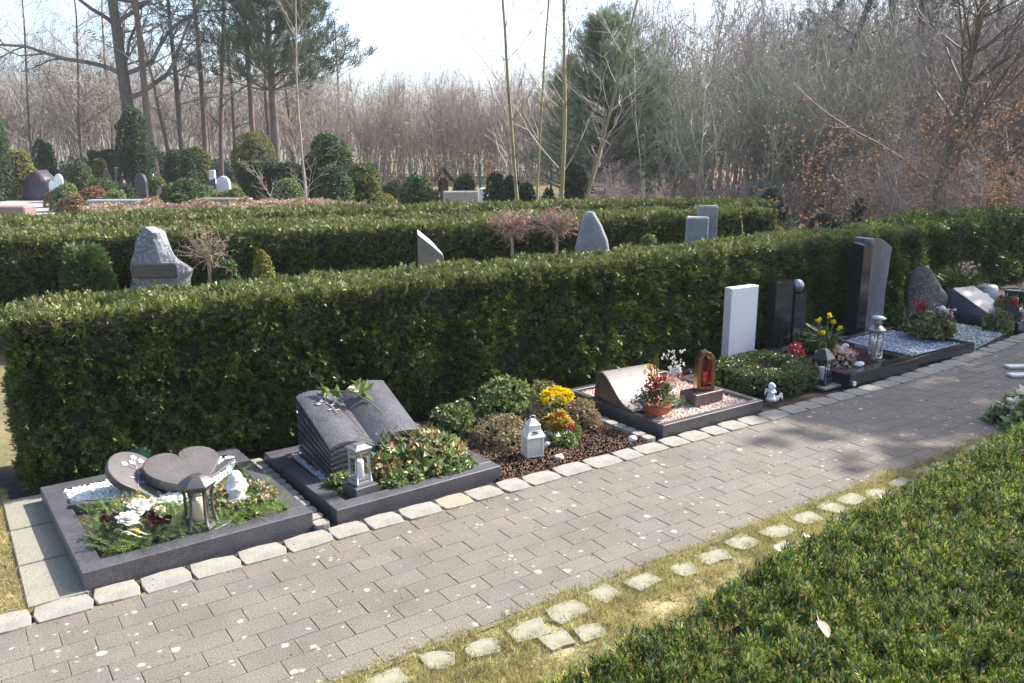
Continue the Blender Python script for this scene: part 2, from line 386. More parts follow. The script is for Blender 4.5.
# ================================================================== BORDER STONES
m_sett = M('pale_granite_sett', (.31, .285, .235), (.21, .195, .16), sc=7, rough=.85, bump=.004, bsc=60, speck=(.26, .25, .24), specks=260)
m_sett2 = M('yellowish_granite_sett', (.34, .28, .20), (.27, .23, .16), sc=7, rough=.85, bump=.004, bsc=60, speck=(.3, .27, .2), specks=260)
m_settv = M('mossy_pale_sett', (.29, .27, .22), (.19, .18, .12), sc=13, rough=.9, bump=.004, bsc=60, speck=(.26, .27, .12), specks=120)
VS = []
def sett(x0, y0, x1, y1, h, name, label, group, mat=None, j=.006, rot=0):
    if name == 'verge_stone': VS.append(((x0+x1)/2, (y0+y1)/2, (x1-x0)/2, (y1-y0)/2))
    hx, hy = (x1-x0)/2, (y1-y0)/2
    o = []
    for (sx, sy) in ((-1,-1),(0,-1.02),(1,-1),(1.03,0),(1,1),(0,1.03),(-1,1),(-1.02,0)):
        o.append((sx*hx*(.93 if sx*sy else 1.01) + random.uniform(-j, j)*.6, sy*hy*(.93 if sx*sy else 1.01) + random.uniform(-j, j)*.6))
    mb = MB().prism(o, -.03, h)
    ob = mb.build(name, mat or m_sett, bevel=min(.005, h*.9), bseg=2, disp=.0035, dsc=22, smooth=False)
    ob.location = ((x0+x1)/2, (y0+y1)/2, 0); ob.rotation_euler = (random.uniform(-.02,.02), random.uniform(-.02,.02), rot)
    return tag(ob, label, 'paving stone', group)
x = -.42; i = 0
while x < 11:
    Ls = random.uniform(.155, .215); b0 = float(bend(x)); sl_ = math.atan(.038 * max(0, x-5))
    yel = abs(x - 1.9) < .09
    sett(x, 3.338 + b0 + random.uniform(-.006, .006), x + Ls - .008, 3.482 + b0 + random.uniform(-.006, .006), .0045 + random.uniform(-.002, .002), 'border_stone',
         'yellowish granite border stone in front of the book grave' if yel else 'pale granite stone in the row edging the path in front of the graves',
         None if yel else 'granite stones edging the path below the graves', m_sett2 if yel else m_sett, rot=sl_)
    x += Ls + random.uniform(0, .006)
x = .78
while x < 5.6:
    Ls = random.uniform(.11, .18)
    y = 2.285 + random.uniform(-.025, .02)
    sett(x, y - .05, x + Ls, y + .05, .003, 'verge_stone', 'pale rounded stone half sunk in the yellow verge grass beside the path', 'stones half sunk in the grass verge', m_settv, j=.022, rot=random.uniform(-.14, .14))
    x += Ls + random.uniform(.02, .09)
for (x, y) in ((1.62, 2.15), (1.75, 2.12), (2.9, 2.14)):
    sett(x, y - .045, x + .11, y + .05, .003, 'verge_stone', 'pale rounded stone half sunk in the yellow verge grass beside the path', 'stones half sunk in the grass verge', m_settv, j=.014, rot=random.uniform(-.3, .3))
blades('verge_grass', 'short dry yellow grass and moss between the paved path and the front hedge', rect(.6, 1.3, 7.2, 2.42), 9500, m_yelmoss, T_blade(5, .030, .0028), 1, -.01, maskf=vm)
blades('verge_straw', 'pale straw blades lying in the verge beside the path', rect(.6, 1.3, 7.2, 2.39), 6500, m_dryblade, T_blade(6, .034, .0022), 1, -.008, maskf=vm)
# narrow strips of small setts between neighbouring graves
for (cx, lab) in ((1.335, 'small grey sett in the narrow gap between the heart grave and the book grave'), (3.425, 'small grey sett in the narrow gap beside the kerb with pink gravel')):
    y = 3.49
    while y < 4.5:
        l_ = random.uniform(.07, .095); sett(cx - .036, y, cx + .034, y + l_ - .01, .022, 'gap_sett', lab, 'small setts between two graves', m_sett, j=.005); y += l_
m_slab = M('weathered_concrete_slab', (.24, .225, .175), (.19, .18, .14), sc=5, rough=.9, bump=.002, bsc=120, speck=(.36, .34, .26), specks=300)
for k, (y0, y1, lab) in enumerate(((3.485, 3.87, 'concrete slab beside the heart grave, nearest to the path'), (3.88, 4.27, 'concrete slab beside the heart grave, middle one of three'), (4.28, 4.67, 'concrete slab beside the heart grave, nearest to the hedge'))):
    o = MB().box(.118, y0, -.03, .335, y1, .006 + k * .002).build('paving_slab', m_slab, bevel=.004); tag(o, lab, 'paving slab', 'slabs beside the heart grave')

# ================================================================== HEDGES
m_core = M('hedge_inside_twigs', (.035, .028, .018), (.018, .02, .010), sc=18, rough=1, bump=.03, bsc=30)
m_yew = LM('yew_needles', [(.034,.066,.013),(.062,.110,.018),(.024,.048,.011),(.100,.155,.022),(.040,.078,.015),(.150,.205,.028),(.044,.076,.018),(.20,.24,.04)], rough=.34, transl=.24, psc=3.0, var=.5, spec=.6)
m_yewtip = LM('yellow_brown_yew_tips', [(.14,.18,.035),(.20,.18,.06),(.10,.14,.028),(.28,.23,.10),(.17,.20,.045),(.08,.12,.025),(.24,.22,.08),(.20,.22,.06)], rough=.42, transl=.25, psc=2.5, var=.35)  # lighter yellowish brown than the sides, used mostly on the top sprays
m_fgyew = LM('front_yew_needles', [(.052,.105,.018),(.090,.165,.026),(.022,.048,.010),(.24,.32,.045),(.060,.118,.020),(.28,.27,.06),(.40,.27,.13),(.028,.060,.012),(.15,.23,.036),(.42,.44,.16)], rough=.22, transl=.22, psc=14, var=.5, spec=1.0)

def hedge(name, label, st, T, dens, mats, sc=1., amp=.035, tipfrac=.75, jit=.95, fine=.02, ffr=11., back=True, topmul=1.1, group=None, ends=(True, True), inset=.06):
    """st: stations (x, y_front, y_back, z_top); front faces -Y"""
    st = np.array(st, float); xs = st[:, 0]
    f = lambda x, k: np.interp(x, xs, st[:, k])
    root = thing(name, label, 'hedge', (xs[0], st[0, 1], 0), 0, group); o = np.array([xs[0], st[0, 1], 0])
    core = MB(); n = max(8, int((xs[-1] - xs[0]) / .15)); gx = np.linspace(xs[0] + inset, xs[-1] - inset, n)
    V = []; F = []
    for x in gx:
        yf, yb, zt_ = f(x, 1) + inset, f(x, 2) - inset, f(x, 3) - inset
        for (yy, zz) in ((yf + .04, .0), (yf, .18 * zt_), (yf, .6 * zt_), (yf, zt_ - .03), ((yf + yb) / 2, zt_), (yb, zt_ - .03), (yb, .5 * zt_), (yb, 0)):
            d = noise.noise_vector(Vector((x * 4, yy * 4, zz * 4))) * amp
            V.append((x - o[0], yy - o[1] + d.y, zz + d.z - .02))
    for i in range(n - 1):
        for j in range(7): F.append((i*8+j, (i+1)*8+j, (i+1)*8+j+1, i*8+j+1))
    F.append(tuple(range(8))); F.append(tuple((n-1)*8 + 7 - j for j in range(8)))
    core.add(V, F); core.build('inner_twigs', m_core, root, smooth=True)
    L_ = xs[-1] - xs[0]; P = []; Nn = []; tip = []
    def add(x, y, z, nn, t):
        P.append(np.column_stack([x, y, z])); Nn.append(nn); tip.append(t)
    zm = st[:, 3].max(); ym = (st[:, 2] - st[:, 1]).max()
    k = int(L_ * zm * dens); x = rng.uniform(xs[0], xs[-1], k); z = rng.uniform(.02, 1, k) * f(x, 3)
    add(x, f(x, 1) + .03 * (z < .12), z, np.tile([0, -1., .15], (k, 1)), (z > f(x, 3) - .07) & (rng.random(k) < .6))
    k = int(L_ * ym * dens * topmul); x = rng.uniform(xs[0], xs[-1], k); y = f(x, 1) + rng.random(k) * (f(x, 2) - f(x, 1))
    add(x, y, f(x, 3), np.tile([0, 0, 1.], (k, 1)), rng.random(k) < tipfrac)
    if back:
        k = int(L_ * zm * dens * .25); x = rng.uniform(xs[0], xs[-1], k); z = rng.uniform(.05, 1, k) * f(x, 3)
        add(x, f(x, 2), z, np.tile([0, 1., .1], (k, 1)), np.zeros(k, bool))
    for e, (xe, s_) in enumerate(((xs[0], -1.), (xs[-1], 1.))):
        if ends[e]:
            k = int((f(xe, 2) - f(xe, 1)) * f(xe, 3) * dens); y = rng.uniform(f(xe, 1), f(xe, 2), k); z = rng.uniform(.02, 1, k) * f(xe, 3)
            add(np.full(k, xe), y, z, np.tile([s_, 0, .1], (k, 1)), np.zeros(k, bool))
    P = np.concatenate(P); Nn = np.concatenate(Nn); tip = np.concatenate(tip)
    # uneven surface: lumps + deep little gaps
    q = P * 3.2; 
    lump = np.array([noise.noise(Vector(a)) + .6 * noise.noise(Vector(a) * 2.7) for a in q])
    P = P + unit(Nn) * (lump[:, None] * amp * 1.6 - .02 + rng.normal(0, .010, (len(P), 1)))
    # round the long top edges a little
    fn = np.array([noise.noise(Vector(a) * ffr + Vector((9, 3, 1))) for a in P]); P = P + unit(Nn) * (fn[:, None] * fine * 1.6); lump = lump + .55 * fn
    D = unit(Nn) + rnd3(len(P)) * jit + np.array([0, 0, .35])
    keep = (lump + rng.normal(0, .25, len(P)) > -.62); P, D, tip = P[keep], D[keep], tip[keep]
    P -= o
    s = sc * rng.uniform(.7, 1.25, len(P)); mb = MB(); fr = frames(D); h = rng.integers(0, len(T), len(P))
    for a in range(len(T)):
        for mi in (0, 1):
            m = (h == a) & (tip == bool(mi)); mb.scat(T[a], P[m] - D[m] / np.linalg.norm(D[m], axis=1, keepdims=True) * .02, fr[m], s[m], mi)
    mb.build('foliage', mats, root)
    return root
TS = [T_spray(9, .055, .026, .0085, 55) for _ in range(3)] + [T_clus(6, .032, .013, 15, 80, h=.03)]
hedge('clipped_hedge', 'long dark clipped yew hedge rising right behind the row of near graves', 
      [(.24, 4.70, 5.15, .90), (.34, 4.66, 5.2, .915), (.5, 4.62, 5.22, .925), (2.2, 4.56, 5.10, .925), (4.0, 4.54, 5.02, .93), (5.6, 4.62, 5.12, .92), (7.2, 4.72, 5.3, .90), (8.6, 4.85, 5.4, .875)],
      TS, 4000, [m_yew, m_yewtip], sc=.86, amp=.026)
hedge('clipped_hedge', 'shorter shaded hedge continuing behind the rounded rock and the red candles at the right', [(8.7, 5.05, 5.7, .86), (10.2, 5.1, 5.8, .86), (12.4, 5.3, 6.0, .84)], TS, 1500, [m_yew, m_yew], sc=1.15, amp=.06)
TB = [T_clus(6, .05, .022, 20, 80) for _ in range(3)]
hedge('clipped_hedge', 'second clipped hedge behind the jagged grey rock and the small ball trees',
      [(-1.5, 8.75, 9.7, .95), (.5, 8.45, 9.5, .95), (2.1, 8.1, 9.25, .95), (3.8, 7.6, 8.9, .95), (5.5, 7.2, 8.3, .95), (7, 6.95, 7.75, .95), (8.6, 6.75, 7.3, .95)],
      TS, 2300, [m_yew, m_yewtip], sc=1.0, amp=.03)
hedge('low_hedge', 'third low green hedge seen as a thin strip behind the second hedge', [(-2, 10.4, 11.4, .93), (2.6, 10.3, 11.2, .93), (5.1, 9.7, 10.6, .93), (7.6, 8.7, 9.4, .96), (9.8, 7.7, 8.2, .96)], TS, 1300, [m_yew, m_yewtip], sc=1.1, amp=.03)
m_pink = LM('dry_pinkish_stalks', [(.46,.33,.24),(.38,.28,.18),(.50,.40,.28),(.33,.27,.14),(.44,.30,.24)], rough=.8, transl=.2, psc=1, var=.25)
hedge('dry_beech_hedge', 'low pinkish brown winter hedge in front of the far graves', [(1.75, 11.6, 13.2, .90), (3.2, 11.5, 13.0, .91), (5.2, 11.1, 12.4, .90)], TB, 800, [m_pink, m_pink], sc=1.0, amp=.05)
# front hedge under the camera
TF = [T_spray(12, .05, .022, .0050, 52) for _ in range(4)]
fh = [(.80, .1, 1.40, .41), (1.2, .1, 1.49, .42), (2.3, .1, 1.60, .43), (3.0, .1, 1.68, .43), (3.9, .2, 1.77, .43), (5.2, .3, 1.92, .43)]
hedge('front_hedge', 'low broad clipped hedge with bronze tips in the near right corner', fh, TF, 7600, [m_fgyew, m_fgyew], sc=.95, amp=.018, fine=.024, ffr=17., jit=.7, tipfrac=0, topmul=1.25, inset=.05, ends=(True, True))
# ================================================================== MATERIALS FOR THE GRAVES
m_gran = M('dark_violet_granite', (.088, .086, .096), (.044, .043, .050), sc=7, rough=.45, lo=.3, hi=.7, bump=.0006, bsc=160, speck=(.15, .145, .165), specks=330, spec=.6)
m_granb = M('black_polished_granite', (.018, .018, .020), (.028, .028, .032), sc=25, rough=.10, spec=.6, speck=(.05, .05, .055), specks=420)
m_grang = M('grey_veined_granite', (.10, .105, .125), (.20, .21, .24), sc=5, rough=.25, spec=.5, stretch=(1, 1, .3), speck=(.07, .07, .085), specks=300)
m_granbr = M('brown_speckled_granite', (.10, .075, .065), (.055, .04, .037), sc=24, rough=.25, speck=(.22, .17, .15), specks=380, spec=.6)
m_kerb4 = M('dark_grey_kerb', (.085, .078, .080), (.05, .046, .05), sc=20, rough=.3, speck=(.16, .15, .15), specks=380, spec=.55)
m_heart = M('grey_polished_stone', (.098, .088, .086), (.062, .055, .053), sc=10, rough=.33, speck=(.16, .145, .14), specks=360, bump=.0005, bsc=120)
m_book = M('slate_grey_stone', (.082, .080, .090), (.045, .043, .050), sc=9, rough=.27, bump=.001, bsc=70, speck=(.18, .17, .19), specks=360, spec=.6)
m_white = M('white_marble', (.80, .81, .82), (.74, .75, .77), sc=4, rough=.5, spec=.5)
m_plaster = M('white_plaster', (.80, .80, .80), (.70, .70, .72), sc=12, rough=.7)
m_engr = M('light_engraving', (.36, .36, .38), (.28, .28, .30), sc=20, rough=.7)
m_rock = M('rugged_grey_rock', (.22, .23, .25), (.12, .13, .145), sc=7, rough=.85, bump=.02, bsc=14, speck=(.30, .31, .33), specks=60)
m_sand = M('beige_sandstone', (.26, .225, .17), (.18, .16, .12), sc=9, rough=.85, bump=.003, bsc=50)
m_greyst = M('grey_weathered_stone', (.27, .28, .27), (.19, .20, .195), sc=8, rough=.8, bump=.004, bsc=40, speck=(.36, .37, .36), specks=160)
m_brz = M('brown_bronze', (.34, .21, .12), (.22, .13, .075), sc=14, rough=.25, metal=.8)
m_pewter = M('dull_pewter', (.15, .14, .135), (.09, .085, .08), sc=12, rough=.48, metal=.6, bump=.0005, bsc=90)
m_silver = M('brushed_silver', (.42, .42, .43), (.32, .32, .33), sc=12, rough=.42, metal=.8)
m_dgreen = M('dark_green_paint', (.018, .040, .036), (.012, .028, .027), sc=8, rough=.35)
m_wpaint = M('chipped_white_paint', (.80, .78, .72), (.66, .63, .55), sc=22, rough=.6)
m_candle = M('cream_wax', (.80, .72, .55), (.75, .66, .48), sc=10, rough=.5)
m_cwhite = M('white_wax', (.82, .82, .80), (.76, .76, .74), sc=10, rough=.5)
m_red = M('red_candle_glass', (.55, .02, .02), (.40, .012, .015), sc=6, rough=.15, coat=.6)
m_terra = M('terracotta', (.38, .12, .055), (.30, .09, .045), sc=12, rough=.75)
m_glass = GLASS('clear_pane', (.93, .95, .96), .12)
m_glassr = GLASS('red_pane', (.9, .15, .12), .12)
m_gplast = M('green_plastic', (.008, .085, .05), (.006, .07, .04), sc=5, rough=.35)
m_wood = M('red_brown_wood', (.20, .07, .04), (.13, .05, .03), sc=10, rough=.7, stretch=(1, 1, .2))
m_plaque = M('brushed_plaque', (.10, .085, .065), (.06, .06, .065), sc=5, rough=.4, metal=.3)
m_stem = M('brown_stems', (.16, .10, .06), (.09, .06, .04), sc=20, rough=.9)
m_gstem = M('green_stems', (.12, .18, .05), (.09, .13, .04), sc=20, rough=.6)
# foliage / petals
m_fir = LM('fir_sprigs', [(.17,.30,.055),(.12,.22,.045),(.24,.37,.07),(.09,.16,.05),(.20,.31,.10)], rough=.45, transl=.3, psc=9, var=.3)
m_sedum = LM('yellow_green_cover', [(.24,.36,.05),(.18,.28,.04),(.31,.40,.08),(.13,.20,.04)], rough=.5, transl=.3, psc=9, var=.3)
m_green = LM('fresh_green_leaves', [(.10,.18,.035),(.15,.24,.05),(.07,.13,.03),(.20,.28,.08),(.12,.19,.05)], rough=.32, transl=.28, psc=6, var=.3)
m_varieg = LM('green_and_cream_leaves', [(.10,.17,.04),(.20,.27,.07),(.42,.45,.22),(.13,.20,.05),(.07,.12,.03),(.30,.35,.14)], rough=.32, transl=.25, psc=6, var=.25)
m_grey = LM('grey_green_leaves', [(.12,.16,.10),(.18,.22,.15),(.09,.13,.07),(.24,.27,.2)], rough=.5, transl=.2, psc=6, var=.3)
m_mixp = LM('mixed_bedding_leaves', [(.12,.19,.05),(.18,.26,.07),(.30,.20,.08),(.09,.14,.04),(.42,.32,.12),(.14,.20,.06),(.26,.34,.13),(.54,.46,.24),(.32,.14,.09),(.10,.16,.05)], rough=.4, transl=.25, psc=5, var=.3)
m_heath = LM('dry_heather', [(.34,.25,.15),(.26,.19,.11),(.42,.33,.20),(.18,.15,.07),(.22,.20,.08),(.38,.27,.17)], rough=.8, transl=.2, psc=8, var=.3)
m_orange = LM('orange_yellow_leaves', [(.62,.30,.05),(.70,.50,.06),(.40,.38,.06),(.55,.22,.04),(.62,.48,.10)], rough=.45, transl=.3, psc=8, var=.2)
m_yellow = LM('yellow_petals', [(.85,.68,.01),(.80,.58,.01),(.88,.74,.03)], rough=.6, transl=.3, psc=9, var=.12)
m_redf = LM('red_flowers', [(.55,.03,.05),(.40,.02,.03),(.62,.10,.14),(.30,.02,.03)], rough=.5, transl=.25, psc=9, var=.2)
m_rust = LM('rust_red_spikes', [(.36,.09,.05),(.28,.06,.04),(.45,.16,.08),(.22,.07,.04)], rough=.7, transl=.2, psc=9, var=.2)
m_pinkf = LM('pale_pink_blossoms', [(.72,.48,.44),(.78,.66,.58),(.60,.28,.24),(.70,.62,.36),(.80,.74,.70)], rough=.6, transl=.3, psc=9, var=.12)
m_apple = LM('red_brown_berries', [(.42,.10,.06),(.50,.22,.14),(.34,.07,.05)], rough=.3, transl=0, psc=9, var=.2)
m_wpet = LM('white_petals', [(.82,.81,.78),(.80,.78,.72)], rough=.6, transl=.25, psc=9, var=.05)
m_cream = LM('cream_petals', [(.78,.70,.42),(.80,.76,.58),(.74,.62,.25)], rough=.6, transl=.3, psc=9, var=.1)
m_maroon = LM('maroon_ribbon', [(.12,.025,.025),(.09,.02,.02)], rough=.35, transl=0, psc=9, var=.1)
m_purple = LM('purple_heather', [(.22,.06,.11),(.30,.10,.16),(.16,.05,.08),(.12,.12,.05)], rough=.7, transl=.2, psc=9, var=.2)
m_box = LM('box_leaves', [(.10,.15,.03),(.07,.11,.025),(.14,.19,.045),(.05,.08,.02),(.18,.22,.06)], rough=.32, transl=.2, psc=5, var=.35)
# gravels
g_white = LM('white_pebbles', [(.80,.80,.78),(.72,.72,.70),(.84,.84,.83),(.62,.63,.64)], rough=.6, transl=0, var=.08)
g_blue = LM('blue_grey_chippings', [(.24,.27,.32),(.34,.38,.44),(.46,.50,.56),(.18,.20,.25),(.55,.58,.62)], rough=.5, transl=0, var=.12)
g_pink = LM('salmon_pebbles', [(.62,.42,.34),(.70,.55,.46),(.50,.30,.24),(.76,.66,.58),(.44,.33,.29)], rough=.6, transl=0, var=.1)
g_grn = LM('green_white_chippings', [(.34,.38,.34),(.50,.54,.50),(.24,.28,.25),(.62,.64,.60)], rough=.6, transl=0, var=.1)
g_mulch = LM('brown_mulch', [(.20,.105,.065),(.28,.15,.09),(.15,.08,.05),(.34,.21,.13),(.10,.06,.04)], rough=.9, transl=0, var=.25, psc=4)

# leaf templates
tl_s = [T_clus(6, .020, .010, 20, 85) for _ in range(3)]
tl_m = [T_clus(7, .034, .017, 20, 85) for _ in range(3)]
tl_l = [T_clus(7, .055, .026, 25, 85, fold=.25) for _ in range(3)]
tl_fir = [T_spray(18, .09, .016, .0028, 60) for _ in range(3)]
tl_petal = [T_clus(9, .014, .011, 5, 80, h=.004, fold=.3)]
def bunch(name, mat, parent, P, D=None, T=tl_m, sc=1., label=None, jitter=.5):
    P = np.asarray(P, float); n = len(P)
    if D is None: D = np.tile([0, 0, 1.], (n, 1))
    D = unit(D) + rnd3(n) * jitter; fr = frames(D); s = sc * rng.uniform(.7, 1.2, n); h = rng.integers(0, len(T), n); mb = MB()
    for a in range(len(T)):
        m = h == a; mb.scat(T[a], P[m], fr[m], s[m])
    return mb.build(name, mat, parent, label)
def dome(n, rx, ry, rz, z0=0, fill=.25):
    D = rnd3(n); D[:, 2] = np.abs(D[:, 2]); r = 1 - fill * rng.random(n) ** 2
    lump = np.array([noise.noise(Vector(d) * 2.3 + Vector((rx * 90, ry * 50, rz * 77))) for d in D]); r = r * (1 + .25 * lump)
    return D * np.array([rx, ry, rz]) * r[:, None] + np.array([0, 0, z0]), D / np.array([rx, ry, rz]) * min(rx, ry, rz)
def mound(name, label, cat, x, y, z, rx, ry, rz, n, mat, T, sc=1., group=None, core=True, jitter=.6, part='foliage'):
    t = thing(name, label, cat, (x, y, z), 0, group)
    P, D = dome(n, rx, ry, rz); bunch(part, mat, t, P, D, T, sc, jitter=jitter)
    if core: MB().ico((0, 0, rz * .05), (rx * .72, ry * .72, rz * .72), 2, nz=.25).build('stems', m_core, t)
    return t

def kerb(name, label, x0, y0, x1, y1, h, w, mat, group=None, extra=(), cat='grave border', skew=0):
    t = thing(name, label, cat, (x0, y0, 0), rad(2.0) if x0 < 1.5 else 0, group); X, Y = x1 - x0, y1 - y0
    for nm, bx in (('front_kerb', (0, 0, X, w)), ('side_kerb', (0, w + .0015, w, Y - w - .0015)), ('side_kerb', (X - w, w + .0015, X, Y - w - .0015)), ('back_kerb', (0, Y - w, X, Y))):
        MB().box(bx[0], bx[1], -.04, bx[2], bx[3], h).build(nm, mat, t, bevel=.003)
    for nm, mb in extra: mb.build(nm, mat, t, bevel=.003)
    return t

# ================================================================== GRAVE 1 : HEARTS
ex = MB().prism([(.08, .70), (.27, .61), (.30, .64), (.09, .745)], .0, .105)
ex2 = MB().prism([(.655, .60), (.90, .85), (.865, .885), (.62, .635)], .0, .098)
pl = MB().prism([(.50 + .17 * math.cos(a), .20 + .112 * math.sin(a)) for a in np.linspace(0, 2 * math.pi, 28)[:-1]], .0, .081)
kerb('grave_border', 'square dark granite kerb of the nearest grave with the hearts and fir greenery', .318, 3.488, 1.295, 4.56, .085, .085, m_gran, 'granite grave borders', [('divider', ex), ('divider', ex2), ('lantern_plate', pl)], 'grave border')
MB().box(.42, 3.56, -.04, 1.21, 4.47, .045)
tag(MB().prism(rect(.375, 3.56, 1.21, 4.475), -.05, .055).build('grave_soil', m_soil), 'dark soil filling the grave with the hearts', 'soil', kind='stuff')
gravel('white_gravel', 'white pebbles around the heart stones at the back of the nearest grave', [(.375, 4.47), (.385, 4.20), (.60, 4.12), (.80, 4.0), (.96, 4.09), (1.18, 4.33), (1.205, 4.47)], .078, .0105, 5600, g_white)
def heart2d(s, n=44):
    o = []
    for i in range(n):
        t = 2 * math.pi * i / n; o.append((s * 16 * math.sin(t) ** 3 / 17, s * (12.5 * math.cos(t) - 3.7 * math.cos(2*t) - 1.3 * math.cos(3*t) - .5 * math.cos(4*t)) / 17))
    return o[::-1]
t = thing('heart_headstone', 'large grey brown polished granite heart lying tilted on white pebbles', 'gravestone', (.885, 4.17, .085))
o = MB().prism(heart2d(.205), 0, .058).build('heart_slab', m_heart, t, bevel=.008, bseg=3, smooth=False)
o.rotation_euler = (rad(30), rad(2), rad(12)); o.location = (0, .04, .045)
MB().box(-.10, .02, -.03, .12, .12, .055).build('support', m_heart, t, bevel=.003)
t = thing('flower_headstone', 'smaller drop shaped brown stone engraved with pale blossoms, left of the large heart', 'gravestone', (.655, 4.235, .09))
o = MB().prism([(.125 * math.cos(a), .125 * math.sin(a) + .04) for a in np.linspace(-.45, math.pi + .45, 26)] + [(-.03, -.15), (.0, -.175), (.03, -.15)], 0, .040).build('drop_slab', m_heart, t, bevel=.006, bseg=2); o.rotation_euler = (rad(36), rad(2), rad(36)); o.location = (.015, .0, .05)
def engraved(parent, loc, rot, s, z=.0006, mat=m_engr, fl=3):
    mb = MB(); mb.tube([(0, -.5*s, z), (.05*s, -.1*s, z), (-.02*s, .25*s, z), (-.05*s, .5*s, z)], .012 * s, 5); mb.tube([(.02*s, -.1*s, z), (.22*s, .12*s, z), (.3*s, .2*s, z)], .010 * s, 5); mb.tube([(0, .1*s, z), (-.25*s, .2*s, z)], .010 * s, 5)
    for cx, cy in ((-.05, .5), (.32, .22), (-.28, .22), (-.1, .32), (.12, .42))[:fl + 2]:
        for k in range(5):
            a = k * 1.257 + .3; mb.ico((cx*s + .05*s*math.cos(a), cy*s + .05*s*math.sin(a), z), (.042*s, .042*s, .006*s), 1)
    for cx, cy, a in ((.12, -.3, .5), (-.1, -.2, 2.4), (.1, .0, .9)):
        mb.ico((cx*s, cy*s, z), (.09*s, .028*s, .006*s), 1)
    o = mb.build('engraved_flowers', mat, parent); o.location = loc; o.rotation_euler = rot; return o
eo = engraved(o, (0.0, 0.02, .0415), (0, 0, rad(-40)), .20)
t = thing('green_bowl', 'green plastic bowl tipped up between the heart stones and the hedge', 'bowl', (.755, 4.60, .05))
o = MB().lathe([(.03, 0), (.06, .02), (.075, .05), (.08, .055), (.074, .053), (.055, .025), (.0, .012)], 24).build('bowl_shell', m_gplast, t, smooth=True); o.rotation_euler = (rad(-50), rad(10), 0); o.location = (0, 0, .04)
MB().lathe([(.022, -.02), (.03, .03)], 16).build('bowl_foot', m_gplast, t, smooth=True)

def lantern(name, label, loc, rz, w, h, mf, body='square', roof='pyramid', candle=m_candle, base=None, baseh=.0, glass=m_glass, cr=.3, roofh=.3, flare=0, group=None, cat='grave lantern', nposts=4):
    t = thing(name, label, cat, loc, rz, group); z0 = 0
    seg = {'square': 4, 'hex': 6, 'round': 24}[body]; q = math.sqrt(2) if seg == 4 else 1.
    rr = w / 2 * q
    if base: MB().lathe([(rr * 1.45, 0), (rr * 1.45, baseh)], seg if seg < 24 else 4).build('plinth', base, t, bevel=.002); z0 = baseh + .001
    hb = h * (1 - roofh)
    MB().lathe([(rr * (1 + flare), z0), (rr * (1 + flare), z0 + .010), (rr * .92, z0 + .022)], seg).build('foot', mf, t, bevel=.001, smooth=False)
    n = 6 if body == 'hex' else nposts
    for k in range(n):
        a = 2 * math.pi * (k + .5) / n; c, s_ = math.cos(a), math.sin(a); r0 = rr * .90
        ps = [(c * r0 * (1 + flare * .9), s_ * r0 * (1 + flare * .9), z0 + .015), (c * r0 * .92, s_ * r0 * .92, z0 + hb * .4), (c * r0 * .9, s_ * r0 * .9, z0 + hb * .75), (c * r0, s_ * r0, z0 + hb)]
        MB().tube(ps, [w * .065, w * .05, w * .05, w * .07], 6).build('post', mf, t, smooth=True)
    if glass:
        MB().lathe([(rr * .80, z0 + .02), (rr * .80, z0 + hb)], seg).build('glass_panes', glass, t, smooth=(seg == 24))
    for k in (0, 1):
        z = z0 + (.03 if k == 0 else hb - .012)
        MB().lathe([(rr * .84, z - .004), (rr * .95, z - .004), (rr * .95, z + .006), (rr * .84, z + .006)], seg).build('rail', mf, t)
    cb = MB().lathe([(w * cr, z0 + .022), (w * cr, z0 + hb * .62), (w * cr * .9, z0 + hb * .66), (w * cr * .3, z0 + hb * .63)], 16).build('candle', candle, t, smooth=True)
    zr = z0 + hb; R_ = rr * 1.12
    if roof == 'pyramid': pr = [(R_, zr), (R_, zr + .006), (R_ * .62, zr + h * roofh * .55), (R_ * .58, zr + h * roofh * .60), (R_ * .45, zr + h * roofh * .85), (R_ * .1, zr + h * roofh)]
    elif roof == 'dome': pr = [(R_, zr), (R_ * 1.06, zr + .012), (R_ * .98, zr + h * roofh * .35), (R_ * .8, zr + h * roofh * .6), (R_ * .55, zr + h * roofh * .85), (R_ * .35, zr + h * roofh)]
    elif roof == 'flat': pr = [(R_, zr), (R_, zr + h * roofh * .45), (R_ * .55, zr + h * roofh * .8), (R_ * .5, zr + h * roofh)]
    MB().lathe(pr, seg).build('roof', mf, t, bevel=.0015 if seg < 24 else 0, smooth=(seg == 24))
    return t
lantern('bronze_lantern', 'hexagonal pewter and bronze grave lantern with swung posts standing before the large heart', (.825, 3.665, .082), .2, .138, .245, m_pewter, 'hex', 'dome', cr=.22, flare=.18, roofh=.20)

